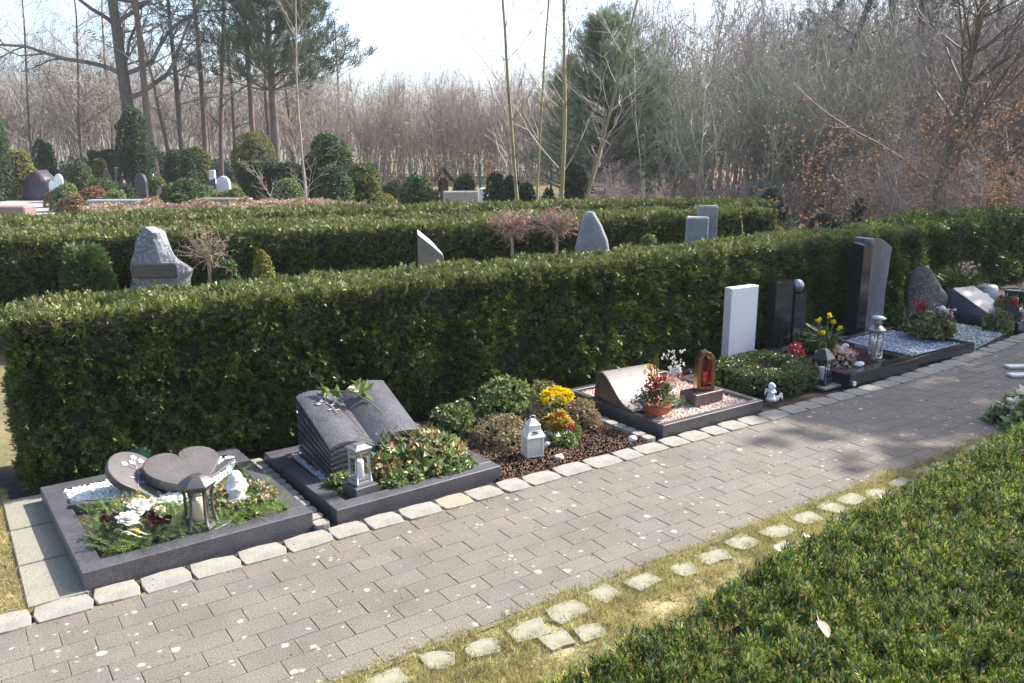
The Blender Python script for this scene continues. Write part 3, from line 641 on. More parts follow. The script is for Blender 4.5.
def statue(name, label, loc, rz, parts, mat=m_plaster, vox=.0035, cat='figurine'):
    t = thing(name, label, cat, loc, rz); mb = MB()
    for kind, a in parts:
        if kind == 's': mb.ico(*a)
        else: mb.tube(*a)
    o = mb.build('figure', mat, t, smooth=True)
    md = o.modifiers.new('remesh', 'REMESH'); md.mode = 'VOXEL'; md.voxel_size = vox; md.use_smooth_shade = True
    s_ = o.modifiers.new('smooth', 'SMOOTH'); s_.factor = .5; s_.iterations = 2
    return t
def angel_parts(k=1.):
    f = lambda *a: tuple(x * k for x in a)
    P = [('s', (f(0, 0, .022), f(.050, .045, .026), 3)), ('s', (f(0, .004, .050), f(.036, .034, .036), 3)), ('s', (f(0, 0, .085), f(.030, .026, .034), 3)),
         ('s', (f(0, -.006, .135), f(.025, .026, .028), 3)), ('s', (f(0, .006, .142), f(.028, .026, .027), 3)), ('s', (f(0, -.031, .132), f(.005, .005, .006), 2)),
         ('s', (f(-.024, .008, .130), f(.010, .014, .018), 2)), ('s', (f(.024, .008, .130), f(.010, .014, .018), 2)),
         ('s', (f(.025, -.035, .022), f(.018, .026, .016), 2)), ('s', (f(-.025, -.035, .022), f(.018, .026, .016), 2)),
         ('t', ([f(-.028, 0, .105), f(-.036, -.018, .082), f(-.012, -.034, .084), f(0, -.036, .094)], [.0105*k, .009*k, .0075*k, .006*k], 8)),
         ('t', ([f(.028, 0, .105), f(.036, -.018, .082), f(.012, -.034, .084), f(0, -.036, .094)], [.0105*k, .009*k, .0075*k, .006*k], 8))]
    for s in (-1, 1):
        for j in range(4):
            P.append(('t', ([f(s*.010, .026, .100), f(s*(.030+.006*j), .036, .112-.012*j), f(s*(.046-.004*j), .040, .104-.022*j)], [.007*k, .009*k, .004*k], 6)))
    return P
statue('angel_figurine', 'white kneeling angel figurine inside the blossom wreath on the nearest grave', (1.03, 3.80, .085), rad(-20), angel_parts(1.0))

def ring_pts(n, R0, r0, squash=.8):
    a = rng.uniform(0, 2 * math.pi, n); b = rng.uniform(-.6, math.pi + .6, n); rr = R0 + r0 * np.cos(b)
    P = np.column_stack([rr * np.cos(a), rr * np.sin(a) * squash, r0 * np.sin(b) + r0 * .6]); D = np.column_stack([np.cos(a) * np.cos(b), np.sin(a) * np.cos(b), np.sin(b) + .3]); return P, D
t = thing('blossom_wreath', 'round wreath of pink blossoms, berries and leaves lying around the white angel', 'wreath', (1.04, 3.80, .085))
P, D = ring_pts(260, .135, .030); bunch('greenery', m_green, t, P, D, tl_s, .9)
P, D = ring_pts(230, .135, .036); bunch('blossoms', m_pinkf, t, P, D, tl_petal, .95)
mb = MB()
for k in range(26):
    a = random.uniform(0, 6.28); r_ = .135 + random.uniform(-.02, .02); mb.ico((r_ * math.cos(a), r_ * .8 * math.sin(a), .045), random.uniform(.008, .013), 2)
mb.build('berries', m_apple, t, smooth=True)
mb = MB(); mb.tube([(.13 * math.cos(a), .105 * math.sin(a), .02) for a in np.linspace(0, 6.28, 25)], .022, 8); mb.build('wreath_base', m_stem, t)

def firs(name, label, poly, z, n, mat, T=tl_fir, sc=1., kind='stuff', tilt=.9, cat='greenery'):
    P = polypts(poly, n); k = len(P); a = rng.uniform(0, 6.28, k)
    D = np.column_stack([np.cos(a) * tilt, np.sin(a) * tilt, rng.uniform(.15, .8, k)])
    P3 = np.column_stack([P, z + rng.uniform(-.005, .025, k)])
    mb = MB(); fr = frames(D); s = sc * rng.uniform(.7, 1.2, k); h = rng.integers(0, len(T), k)
    for j in range(len(T)): m = h == j; mb.scat(T[j], P3[m], fr[m], s[m])
    return tag(mb.build(name, mat), label, cat, kind=kind)
firs('fir_greenery', 'fresh green fir sprigs covering the front of the nearest grave', [(.41, 4.16), (.41, 3.58), (1.20, 3.58), (1.205, 4.26), (1.00, 4.04), (.80, 3.95), (.62, 4.06)], .086, 2600, m_fir, sc=.85)
firs('moss_cover', 'bright yellow green cushions in the front right of the nearest grave', [(.62, 3.565), (1.205, 3.565), (1.20, 3.72), (.95, 3.66), (.62, 3.60)], .088, 3200, m_sedum, sc=.5)

t = thing('rose_arrangement', 'flower arrangement with two white roses and dark red ribbons on the nearest grave', 'flower arrangement', (.565, 3.76, .075))
P, D = dome(110, .14, .17, .09); bunch('fir_sprigs', m_fir, t, P, D, tl_fir, .8)
P, D = dome(120, .12, .15, .10); bunch('leaves', m_grey, t, P + np.array([.01, .03, 0]), D, tl_m, .8)
def rose(parent, x, y, z, r, mat=m_wpet, nm='rose', seed=0):
    mb = MB(); 
    for ring, (rr, el, n, l) in enumerate(((.05, 8, 4, .55), (.15, 25, 5, .75), (.3, 45, 6, .9), (.4, 68, 7, 1.0), (.45, 84, 7, 1.05))):
        for k in range(n):
            a = k * 6.283 / n + ring * .7; e = rad(el); c, s_ = math.cos(a), math.sin(a)
            ct = np.array([c * rr * r * .4, s_ * rr * r * .4, 0]); d = np.array([c * math.sin(e), s_ * math.sin(e), math.cos(e)])
            side = np.array([-s_, c, 0]); up = np.cross(side, d) * -1; L_ = l * r * 1.15; W = r * (.5 + .13 * ring)
            V = []
            for i in range(4):
                u = i / 3.; wd = W * math.sin(math.pi * (.18 + .72 * u)) ; cu = ct + d * L_ * u + np.array([c, s_, -.2]) * r * .28 * u * u
                for j in (-1, 0, 1): V.append(cu + side * wd * j * .8 - np.array([c, s_, 0]) * (abs(j) * r * .13))
            F = [(i*3+j, i*3+j+1, i*3+j+4, i*3+j+3) for i in range(3) for j in range(2)]
            mb.add(V, F)
    o = mb.build(nm, mat, parent, smooth=True); o.location = (x, y, z); o.rotation_euler = (random.uniform(.2, .7), random.uniform(-.3, .3), 0); return o
rose(t, .03, .0, .120, .031); rose(t, -.03, -.065, .105, .031); rose(t, .115, -.0, .085, .016, m_cream); rose(t, .085, .06, .10, .015, m_cream, 'blossom'); rose(t, .05, .10, .11, .018, m_cream, 'blossom')
for (x, y, z, r_) in ((-.09, .045, .07, .5), (-.085, .01, .08, 2.2), (.055, -.07, .07, 1.2), (.04, -.03, .085, -.6), (.10, -.08, .06, .2)):
    mb = MB()
    for s_ in (-1, 1):
        pts = [(0, 0, 0), (s_*.022, .012, .012), (s_*.046, .004, .006), (s_*.030, -.014, -.004), (0, 0, 0)]
        for a_, b_ in zip(pts[:-1], pts[1:]):
            mb.add([a_, b_, (b_[0], b_[1]+.003, b_[2]+.020), (a_[0], a_[1]+.003, a_[2]+.020)], [(0,1,2,3)])
    o = mb.build('ribbon_bow', m_maroon, t); o.location = (x, y, z); o.rotation_euler = (.3, .2, r_)
P = np.column_stack([rng.uniform(-.05, .10, 34), rng.uniform(.06, .17, 34), rng.uniform(.06, .14, 34)]); bunch('yellow_flowers', m_orange, t, P, None, tl_petal, 1.0)
bunch('yellow_flower', m_yellow, t, [(-.01, -.135, .06), (.0, -.13, .062), (-.005, -.128, .065)], None, tl_petal, 1.2)
mb = MB()
for r0, x0, y0 in ((.045, -.02, -.10), (.035, -.05, -.06), (.05, .01, -.09)):
    mb.tube([(x0 + r0 * math.cos(a), y0 + r0 * math.sin(a), .06 + .02 * math.sin(2*a)) for a in np.linspace(0, 5.4, 16)], .0035, 6)
mb.build('loop_ribbon', m_cream, t, smooth=True)

# ================================================================== GRAVE 2 : BOOK
kerb('grave_border', 'square dark granite kerb of the second grave that holds the stone book', 1.405, 3.505, 2.36, 4.45, .068, .085, m_gran, 'granite grave borders')
tag(MB().prism(rect(1.465, 3.58, 2.28, 4.39), -.05, .045).build('grave_soil', m_soil), 'dark soil filling the book grave', 'soil', kind='stuff')
gravel('blue_gravel', 'bluish grey chippings left of and under the stone book', [(1.50, 4.36), (1.50, 3.84), (1.72, 3.78), (2.26, 4.0), (2.26, 4.36)], .056, .007, 6500, g_blue)
t = thing('book_headstone', 'grey stone sculpture of an open book propped up on the second grave', 'gravestone', (1.53, 3.86, .045), rad(1))
def page(x0, x1, zl, zr, yF, yB, hF, hB, nm, lean=0):
    """page block with curved top, layered page lines along the outer side and the front"""
    nx, ny = 16, 10; lay = 8; mb = MB(); V = []
    def topz(u, v):
        base = hF + (hB - hF) * v; arch = .022 * math.sin(math.pi * min(1, u * 1.15)) * (1 if nm == 0 else 1)
        fall = -.05 * u ** 3 if nm == 0 else -.05 * (1 - u) ** 3
        lip = .010 * math.exp(-((u if nm == 0 else 1 - u) * 9)) 
        return base + arch * .55 + fall - lip
    for j in range(ny + 1):
        for i in range(nx + 1):
            u, v = i / nx, j / ny; V.append((x0 + (x1 - x0) * u, yF + (yB - yF) * v, topz(u, v)))
    F = [(j*(nx+1)+i, j*(nx+1)+i+1, (j+1)*(nx+1)+i+1, (j+1)*(nx+1)+i) for j in range(ny) for i in range(nx)]
    n0 = len(V)
    # skirts down in steps: each leaf layer alternately proud and recessed
    ring = [(i, 0) for i in range(nx + 1)] + [(nx, j) for j in range(1, ny + 1)] + [(i, ny) for i in range(nx - 1, -1, -1)] + [(0, j) for j in range(ny - 1, 0, -1)]
    prev = [j*(nx+1)+i for i, j in ring]; m = len(ring)
    cx, cy = (x0 + x1) / 2, (yF + yB) / 2; levels = []
    for l in range(lay):
        a = (l + .0) / lay; b_ = (l + .55) / lay; levels += [(a, 0), (b_, 0), (b_, .010), ((l + 1) / lay, .010)]
    for f_, ins in levels:
        cur = []
        for (i, j) in ring:
            u, v = i / nx, j / ny; x_ = x0 + (x1 - x0) * u; y_ = yF + (yB - yF) * v; z_ = topz(u, v); zb = -.02
            z_ = z_ + (zb - z_) * f_; 
            if i == 0: x_ += ins
            if i == nx: x_ -= ins
            if j == 0: y_ += ins
            if j == ny: y_ -= ins
            V.append((x_, y_ , z_)); cur.append(len(V) - 1)
        for k in range(m): F.append((prev[k], cur[k], cur[(k+1) % m], prev[(k+1) % m]))
        prev = cur
    mb.add(V, F); return mb
page(0, .255, 0, 0, .0, .44, .205, .372, 0).build('left_page_block', m_book, t)
page(.257, .53, 0, 0, .02, .44, .195, .378, 1).build('right_page_block', m_book, t)
o = engraved(t, (.12, .30, .308), (math.atan(.16/.46), 0, rad(8)), .17, mat=m_engr)
o.location = (.13, .29, .205 + .17 * .29/.44 + .010)
# bronze-green rose lying over the spine
t2 = thing('metal_rose', 'green metal rose laid across the top of the stone book', 'ornament', (1.80, 4.15, .40))
mb = MB(); mb.tube([(-.08, .07, .03), (0, .0, .02), (.05, -.10, -.02), (.07, -.20, -.062)], .004, 6); mb.build('stem', m_gstem, t2)
bunch('leaves', m_varieg, t2, [(-.10, .08, .03), (-.06, .06, .025), (.02, .02, .02), (.05, .06, .03), (.06, .02, .02)], [(-1, .2, .3), (-.6, -1, .2), (1, .6, .5), (.5, 1, .6), (1, 1, .4)], tl_l, 1.2)
rose(t2, 0, .01, .035, .020, m_cream, 'bud')
lantern('silver_lantern', 'square silver lantern with a white candle on a dark stone plinth before the book', (1.60, 3.665, .05), rad(8), .088, .205, m_silver, 'square', 'flat', candle=m_cwhite, base=m_gran, baseh=.055, cr=.25, roofh=.12)
t = mound('primrose_clump', 'small clump of pale yellow and pink primroses left of the silver lantern', 'plant', 1.57, 3.80, .05, .095, .075, .05, 170, m_green, tl_m, .75)
P, D = dome(46, .095, .075, .065); bunch('blossoms', m_cream, t, P, D, tl_petal, 1.0)
P, D = dome(20, .095, .075, .065); bunch('blossoms', m_pinkf, t, P, D, tl_petal, .9)
t = mound('bedding_plants', 'dense mixed red, orange and green bedding planted right of the silver lantern', 'plants', 2.0, 3.84, .045, .29, .21, .145, 560, m_mixp, tl_m, 1.5)
P, D = dome(60, .27, .20, .115); bunch('blossoms', m_pinkf, t, P, D, tl_petal, 1.1)
mb = MB(); P, D = dome(26, .25, .19, .12)
for p_ in P: mb.ico(p_, .010, 2)
mb.build('berries', m_apple, t, smooth=True)
mound('leafy_edging_plants', 'bushy green and cream leaved plants at the right front corner of the book grave', 'plants', 2.13, 3.67, .05, .13, .085, .075, 300, m_varieg, tl_m, .75)
mound('leafy_edging_plants', 'green and cream leaved plants directly right of the silver lantern plinth', 'plants', 1.83, 3.65, .05, .13, .065, .065, 240, m_varieg, tl_m, .7)
mb = MB(); t = thing('arching_grass', 'pale arching blades with pink buds leaning over the lower right page of the book', 'plant', (1.82, 3.86, .17))
for k in range(7):
    a = random.uniform(-1, 1); mb.tube([(0, 0, 0), (a*.05, .03, .06), (a*.13, .02, .09 + .03*random.random()), (a*.2, -.03, .05)], [.004, .003, .0025, .001], 5)
mb.build('blades', m_gstem, t); bunch('buds', m_pinkf, t, [(a_, 0.01, .09) for a_ in (-.1, -.03, .06, .12)], None, tl_petal, .8)

# ================================================================== GRAVE 3 : MULCH BED
tag(MB().prism([(2.335, 3.475), (3.38, 3.475), (3.38, 4.6), (2.335, 4.6)], -.05, .006).build('bed_soil', M('reddish_mulch_soil', (.14, .07, .042), (.07, .04, .028), sc=22, rough=1, bump=.012, bsc=70)), 'reddish brown soil of the unbordered planted grave', 'soil', kind='stuff')
gravel('bark_mulch', 'reddish brown mulch covering the unbordered grave with the white lantern', [(2.34, 3.48), (3.375, 3.48), (3.375, 4.58), (2.34, 4.58)], .008, .0045, 9500, g_mulch, cat='mulch')
mound('variegated_shrub', 'bright green and cream leafy shrub at the back of the mulch bed, the larger one', 'shrub', 2.87, 4.25, .0, .24, .16, .27, 620, m_varieg, tl_l, .8)
mound('variegated_shrub', 'small light green leafy shrub next to the right kerb of the book grave', 'shrub', 2.52, 4.28, .0, .15, .12, .17, 300, m_varieg, tl_l, .75)
mound('brown_heath_shrub', 'brownish leafy shrub behind the yellow flowers', 'shrub', 3.13, 4.22, .0, .15, .13, .24, 300, m_mixp, tl_m, .9)
mound('dry_heather', 'large faded beige heather cushion behind the white lantern', 'heather', 2.68, 4.02, .0, .20, .17, .13, 1000, m_heath, tl_s, 1.)
mound('dry_heather', 'faded heather cushion between the green shrub and the yellow flowers', 'heather', 2.98, 4.03, .0, .14, .12, .15, 520, m_heath, tl_s, 1.)
mound('dry_heather', 'brown heather cushion between the yellow flowers and the pink gravel grave', 'heather', 3.26, 4.00, .0, .15, .13, .14, 620, m_heath, tl_s, 1.)
t = mound('yellow_flower_pot', 'bouquet of bright yellow flowers above the heather', 'flowers', 3.10, 4.02, .06, .06, .05, .08, 80, m_green, tl_m, .9)
P, D = dome(230, .105, .09, .055, .135); bunch('yellow_blossoms', m_yellow, t, P, D, tl_petal, 1.35)
MB().lathe([(.03, -.06), (.045, .03), (.048, .03), (.04, .02)], 16).build('pot', m_terra, t, smooth=True)
t = thing('orange_leaf_plant', 'upright orange and yellow leaved plant in front of the yellow flowers', 'plant', (3.02, 3.90, 0))
P, D = dome(190, .08, .07, .14); D[:, 2] += 1.5; bunch('leaves', m_orange, t, P, D, tl_l, .7, jitter=.35)
mound('bronze_bush', 'small green foot of leaves below the orange plant', 'plant', 3.02, 3.86, 0, .07, .05, .05, 90, m_green, tl_m, .8)
t = thing('white_lantern', 'white house shaped lantern standing on the reddish mulch', 'grave lantern', (2.685, 3.70, .008), rad(-12)); t.scale = (.84, .84, .80)
mb = MB().box(-.062, -.055, 0, .062, .055, .012).box(-.062, -.055, .135, .062, .055, .147); mb.build('frame', m_wpaint, t, bevel=.002)
for sx in (-1, 1):
    for sy in (-1, 1): MB().box(sx*.055-.007, sy*.048-.007, .012, sx*.055+.007, sy*.048+.007, .135).build('post', m_wpaint, t, bevel=.001)
for (a, b_) in (((-.048, -.050, .014), (.048, -.046, .133)), ((-.048, .046, .014), (.048, .050, .133)), ((-.059, -.041, .014), (-.055, .041, .133)), ((.055, -.041, .014), (.059, .041, .133))):
    MB().box(*a, *b_).build('frosted_pane', M('frosted_pane', (.72, .74, .62), (.62, .64, .52), sc=9, rough=.25), t)
MB().lathe([(.098, 0), (.098, .006), (.062, .055), (.058, .085), (.064, .088), (.018, .125), (.004, .130)], 4).build('roof', m_wpaint, t, bevel=.0015).location = (0, 0, .147)
mb = MB()
for k in range(3): mb.box(-.020 + .0, -.058, .165 + k*.012, .020, -.050, .169 + k*.012)
mb.build('vent_slots', m_granb, t)
mb = MB().box(.062, -.012, .07, .070, .012, .10).tube([(.066, 0, .07), (.074, 0, .06), (.07, 0, .05)], .003, 6); mb.build('latch', m_wpaint, t)
mb = MB().tube([(-.02, 0, .275), (-.018, 0, .292), (0, 0, .30), (.018, 0, .292), (.02, 0, .275)], .0025, 6); mb.build('ring', m_wpaint, t)
for (x, y, s_, m_, lab, cat_) in ((2.95, 3.74, .06, m_varieg, 'small pale striped leaf plant nearest to the path in the mulch bed', 'plant'), (3.06, 3.85, .07, m_green, 'small green seedling plant right of the orange plant', 'plant'), (2.89, 3.83, .045, m_grey, 'small grey green plant beside the white stones', 'plant')):
    mound('small_plant', lab, cat_, x, y, .008, s_, s_ * .9, s_ * .8, 60, m_, tl_l, .65)
t = thing('red_cyclamen', 'small red flower beside the striped leaf plant', 'flower', (3.02, 3.77, .01)); bunch('petals', m_redf, t, rng.uniform(-.018, .018, (16, 3)) + np.array([0, 0, .06]), None, tl_petal, 1.2); bunch('leaves', m_grey, t, rng.uniform(-.03, .03, (14, 3)) + np.array([0, 0, .03]), None, tl_m, .8)
for (x, y, s_, lab) in ((2.78, 3.57, .028, 'pale lump of stone on the mulch in front of the white lantern'), (2.86, 3.79, .026, 'white pebble on the mulch behind the lantern'), (3.33, 3.56, .03, 'rounded white stone at the front right corner of the mulch bed'), (2.90, 3.86, .018, 'tiny white pebble below the orange plant')):
    tag(MB().ico((0, 0, 0), (s_, s_ * .8, s_ * .7), 3, nz=.3).build('garden_stone', g_white, smooth=True), lab, 'stone').location = (x, y, s_ * .45)

# ================================================================== GRAVE 4 : CURVED SLAB
kerb('grave_border', 'low polished kerb around salmon pink pebbles and the curved slab', 3.52, 3.495, 4.44, 4.44, .082, .045, m_kerb4, 'granite grave borders')
tag(MB().prism(rect(3.57, 3.545, 4.39, 4.39), -.05, .045).build('grave_soil', m_soil), 'soil below the pink pebbles', 'soil', kind='stuff')
gravel('pink_gravel', 'salmon pink pebbles inside the grave with the curved slab', rect(3.567, 3.542, 4.392, 4.392), .058, .0085, 6500, g_pink)
t = thing('curved_headstone', 'low brown granite headstone with a hollow curved upper face', 'gravestone', (3.53, 3.78, .06), rad(-4))
prof = [(0, 0), (0, .03)] + [(.02 + .33 * u, .035 + .175 * (math.sin((u ** 1.15 - .5) * math.pi) * .5 + .5)) for u in np.linspace(0, 1, 12)] + [(.40, .20), (.42, 0)]

Vv = [(0, a, b_) for a, b_ in prof] + [(.42, a, b_) for a, b_ in prof]; n = len(prof)
mb = MB().add(Vv, [tuple(range(n))[::-1], tuple(range(n, 2*n))] + [(i, (i+1) % n, n + (i+1) % n, n + i) for i in range(n)])
mb.build('slab', m_granbr, t, bevel=.003)
Vv = [(.012, a + .002, b_ + .0015) for a, b_ in prof[2:-2]] + [(.408, a + .002, b_ + .0015) for a, b_ in prof[2:-2]]; n = len(prof) - 4
MB().add(Vv, [(i, i+1, n+i+1, n+i) for i in range(n-1)]).build('matt_face', M('honed_beige_face', (.15, .125, .108), (.11, .09, .08), sc=18, rough=.6, speck=(.38, .33, .28), specks=380), t)
t = thing('planted_bowl', 'terracotta bowl with red blossoms, rust coloured heather and upright sticks', 'flower bowl', (3.66, 3.70, .078)); t.scale = (1, 1, .92)
MB().lathe([(.055, 0), (.085, .02), (.093, .065), (.10, .07), (.09, .072), (.06, .05)], 24).build('bowl', m_terra, t, smooth=True)
P, D = dome(180, .10, .085, .17, .07); bunch('greenery', m_green, t, P, D, tl_s, 1.)
P = np.column_stack([rng.normal(-.035, .03, 130), rng.normal(-.02, .03, 130), rng.uniform(.09, .27, 130)]); bunch('red_blossoms', m_redf, t, P, None, tl_petal, 1.15)
P = np.column_stack([rng.normal(.055, .025, 240), rng.normal(-.01, .03, 240), rng.uniform(.08, .26, 240)]); bunch('heather_spikes', m_rust, t, P, None, tl_s, .7, jitter=.3)
P = np.column_stack([rng.normal(.13, .035, 60), rng.normal(-.05, .03, 60), rng.uniform(.05, .10, 60)]); bunch('fir_sprigs', m_fir, t, P, rnd3(60), tl_fir, .6)
P = np.column_stack([rng.normal(-.12, .03, 60), rng.normal(.02, .03, 60), rng.uniform(.07, .16, 60)]); bunch('blue_green_sprigs', m_grey, t, P, rnd3(60), tl_s, 1.)
P = np.column_stack([rng.normal(-.03, .015, 30), rng.normal(.03, .02, 30), rng.uniform(.22, .33, 30)]); bunch('orange_leaves', m_orange, t, P, None, tl_m, .7)
for dx in (-.012, .004, .018): MB().tube([(dx, .02, .08), (dx, .02, .42 - abs(dx)*2)], .004, 6).build('stick', m_stem, t)
tag(MB().box(-.13, -.075, 0, .13, .075, .075).build('plinth_stone', m_granbr, bevel=.004), 'small brown granite block carrying the arched bronze light', 'stone block').location = (4.12, 3.75, .07)
t = thing('arched_lantern', 'arched bronze grave light with a red candle inside', 'grave lantern', (4.14, 3.75, .147), rad(-24))
def arch(w_, h_, n=12): return [(-w_, 0)] + [(-w_ * math.cos(a) if a < 1.57 else -w_ * math.cos(a), h_ - w_ * 1.5 + math.sin(a) * w_ * 1.5) for a in np.linspace(0, math.pi, n)] + [(w_, 0)]
A0, A1 = arch(.062, .265), arch(.036, .215); A1 = [(x_, y_ + .025) for x_, y_ in A1]; n = len(A0)
V = []; 
for yy in (-.035, .035):
    V += [(x_, yy, z_) for x_, z_ in A0] + [(x_, yy, z_) for x_, z_ in A1]
F = []
for i in range(n):
    j = (i + 1) % n
    F += [(i, j, n+j, n+i), (2*n+i, 3*n+i, 3*n+j, 2*n+j), (i, 2*n+i, 2*n+j, j), (n+i, n+j, 3*n+j, 3*n+i)]
MB().add(V, F).build('arch_frame', m_brz, t, bevel=.002)
MB().lathe([(.024, .026), (.026, .12), (.018, .125)], 16).build('red_candle', m_red, t, smooth=True)
MB().box(-.034, .028, .03, .034, .030, .20).build('red_pane', m_glassr, t)
tag(MB().lathe([(.085, 0), (.095, .012), (.08, .016)], 20).build('white_plate', m_plaster, smooth=True), 'white oval plate lying behind the terracotta bowl', 'plate').location = (4.03, 4.02, .08)
t = thing('glass_ornament', 'clear glass vase of white and red decoration behind the arched light', 'ornament', (4.22, 4.08, .075)); MB().lathe([(.025, 0), (.035, .03), (.04, .10), (.03, .14)], 16).build('vase', GLASS('vase_glass', (.85,.9,.9), .3), t, smooth=True)
P = rng.normal(0, .02, (24, 3)) + np.array([0, 0, .11]); bunch('flowers', m_wpet, t, P, None, tl_petal, 1.1); P = rng.normal(0, .02, (14, 3)) + np.array([0, 0, .07]); bunch('red_flowers', m_redf, t, P, None, tl_petal, 1.1)
bunch('twigs', m_wpet, thing('white_twig_spray', 'spray of white twigs standing behind the glass vase against the hedge', 'ornament', (4.36, 4.25, .08)), np.column_stack([rng.normal(0, .05, 50), rng.normal(0, .03, 50), rng.uniform(0, .2, 50)]), None, tl_s, .7)

# ================================================================== GRAVE 5 : WHITE STELE + BOX RING
t = thing('white_stele', 'tall plain white marble slab headstone standing in front of the hedge', 'gravestone', (5.32, 4.47, 0), rad(-3))
MB().box(-.15, -.035, .03, .155, .045, .635).build('stele', m_white, t, bevel=.004); MB().box(-.17, -.07, -.03, .18, .08, .029).build('foot', m_greyst, t, bevel=.004)
t = thing('clipped_box_ring', 'low rounded ring of clipped box hedge in front of the white slab', 'box hedge', (5.00, 3.93, 0))
def ringsurf(n, R0, r0, hh, sq):
    a = rng.uniform(0, 2*math.pi, n); b_ = rng.uniform(-.9, math.pi + .9, n); sp = lambda x: np.sign(x) * np.abs(x) ** .7
    rr = R0 + r0 * sp(np.cos(b_)); P = np.column_stack([rr * np.cos(a), rr * np.sin(a) * sq, np.clip(hh * .5 + hh * .5 * sp(np.sin(b_)), .01, 9)])
    lump = np.array([noise.noise(Vector(p) * 7) for p in P]); D = np.column_stack([np.cos(a)*np.cos(b_), np.sin(a)*np.cos(b_), np.sin(b_) + .2])
    return P + unit(D) * (lump[:, None] * .03), D
P, D = ringsurf(4200, .29, .115, .16, .78); bunch('foliage', m_box, t, P, D, tl_s, .95, jitter=.7)
MB().tube([(.29 * math.cos(a), .29 * .78 * math.sin(a), .065) for a in np.linspace(0, 6.283, 33)], .075, 8).build('inner_twigs', m_core, t)
mound('purple_heather', 'reddish brown heather growing inside the box ring', 'heather', 5.0, 3.95, .0, .16, .12, .12, 260, m_purple, tl_s, 1.)
statue('cherub_figurine', 'small white cherub figurine sitting in front of the box ring', (4.66, 3.60, .008), rad(10),
       [(k_, a_) for k_, a_ in angel_parts(.8)] + [('t', ([(.02, -.03, .03), (.05, -.05, .035), (.062, -.05, .012)], [.014, .011, .008], 8)), ('s', ((.05, -.045, .05), (.012, .012, .012), 2))])

# ================================================================== GRAVE 6 : BLACK DOUBLE STELE
t = thing('black_twin_stele', 'pair of black polished pillars, the right one topped by a silver ball', 'gravestone', (5.92, 4.52, 0), rad(-4))
MB().box(-.15, -.05, 0, .06, .05, .625).build('left_pillar', m_granb, t, bevel=.003); MB().box(.085, -.05, 0, .23, .05, .50).build('right_pillar', m_granb, t, bevel=.003)
MB().box(.062, -.015, .575, .11, .015, .585).build('bracket', m_silver, t); MB().ico((.155, -.0, .565), .058, 4).build('ball', m_silver, t, smooth=True); MB().box(-.2, -.13, -.03, .31, .13, -.002).build('foot', m_granb, t)
kerb('grave_border', 'black polished low kerb around the daffodils and the silver candle lantern', 5.42, 3.505, 6.33, 4.36, .10, .10, m_granb, None, [('cover_plate', MB().box(.35, .40, .0, .80, .75, .085)), ('cover_plate', MB().box(.10, .50, .0, .33, .75, .083))])
tag(MB().prism(rect(5.52, 3.61, 6.22, 4.25), -.05, .06).build('grave_soil', m_soil), 'soil inside the black kerb', 'soil', kind='stuff')
lantern('green_lantern', 'dark green square lantern with a white candle next to the box ring', (5.30, 3.66, .02), rad(10), .115, .27, m_dgreen, 'square', 'pyramid', candle=m_cwhite, cr=.27, roofh=.3)
tag(MB().box(-.10, -.09, 0, .10, .09, .018).build('pale_tile', m_sett, bevel=.003), 'pale stone tile under the dark green lantern', 'tile').location = (5.31, 3.65, .0)
tag(MB().prism([(-.02, -.02), (.02, -.015), (0, .02)], 0, .035).build('white_stone', m_white, bevel=.006), 'small white pointed stone beside the green lantern', 'stone').location = (5.46, 3.50, .012)
t = thing('daffodil_pot', 'pot of yellow daffodils with long arching green leaves behind the green lantern', 'flowers', (5.60, 3.86, .085))
MB().lathe([(.05, 0), (.07, .09), (.078, .09), (.06, .08)], 16).build('pot', m_terra, t, smooth=True)
mb = MB()
for k in range(46):
    a = random.uniform(0, 6.28); l_ = random.uniform(.10, .22); h_ = random.uniform(.14, .26)
    mb.tube([(0.03*math.cos(a), .03*math.sin(a), .08), (l_*.4*math.cos(a), l_*.4*math.sin(a), .08+h_*.7), (l_*math.cos(a), l_*math.sin(a), .08 + h_*random.uniform(.3, 1))], [.006, .005, .001], 4)
mb.build('leaves', m_green, t)
for (x, y, z) in ((.02, .0, .36), (.11, .02, .30), (-.07, .03, .33), (.08, -.06, .27), (-.10, -.04, .25)):
    MB().tube([(0, 0, .08), (x*.6, y*.6, z*.7), (x, y, z)], .004, 5).build('stalk', m_gstem, t)
    bunch('daffodil', m_yellow, t, np.array([(x, y, z)]) + rng.normal(0, .006, (5, 3)), None, tl_petal, 1.9)
mound('white_blossom_plant', 'drooping white and pink blossoms right of the daffodils', 'plant', 5.74, 3.80, .06, .11, .09, .14, 200, m_pinkf, tl_s, 1.)
mound('red_flowers', 'red and pink flowers left of the daffodils', 'flowers', 5.44, 4.00, .10, .07, .05, .13, 130, m_redf, tl_s, 1.)
mound('purple_heather', 'dark purple heather inside the black kerb left of the silver lantern', 'heather', 5.90, 3.78, .06, .10, .09, .11, 260, m_purple, tl_s, 1.)
mound('leafy_shrub', 'dark leafy shrub between the black pillars and the daffodils', 'shrub', 5.95, 4.20, .0, .20, .14, .26, 380, m_box, tl_l, .8)
tag(MB().ico((0, 0, 0), (.05, .03, .022), 3, nz=.2).build('white_pebble', g_white, smooth=True), 'smooth white stone on the front of the black kerb', 'stone').location = (5.70, 3.62, .115)
for k, (x, y, lab) in enumerate(((6.06, 4.02, 'white fish shaped stone on the black cover plate'),)):
    tag(MB().ico((0, 0, 0), (.06, .03, .025), 3, nz=.3).ico((.055, 0, .02), (.02, .03, .02), 2).build('white_ornament', m_plaster, smooth=True), lab, 'ornament').location = (x, y, .105)
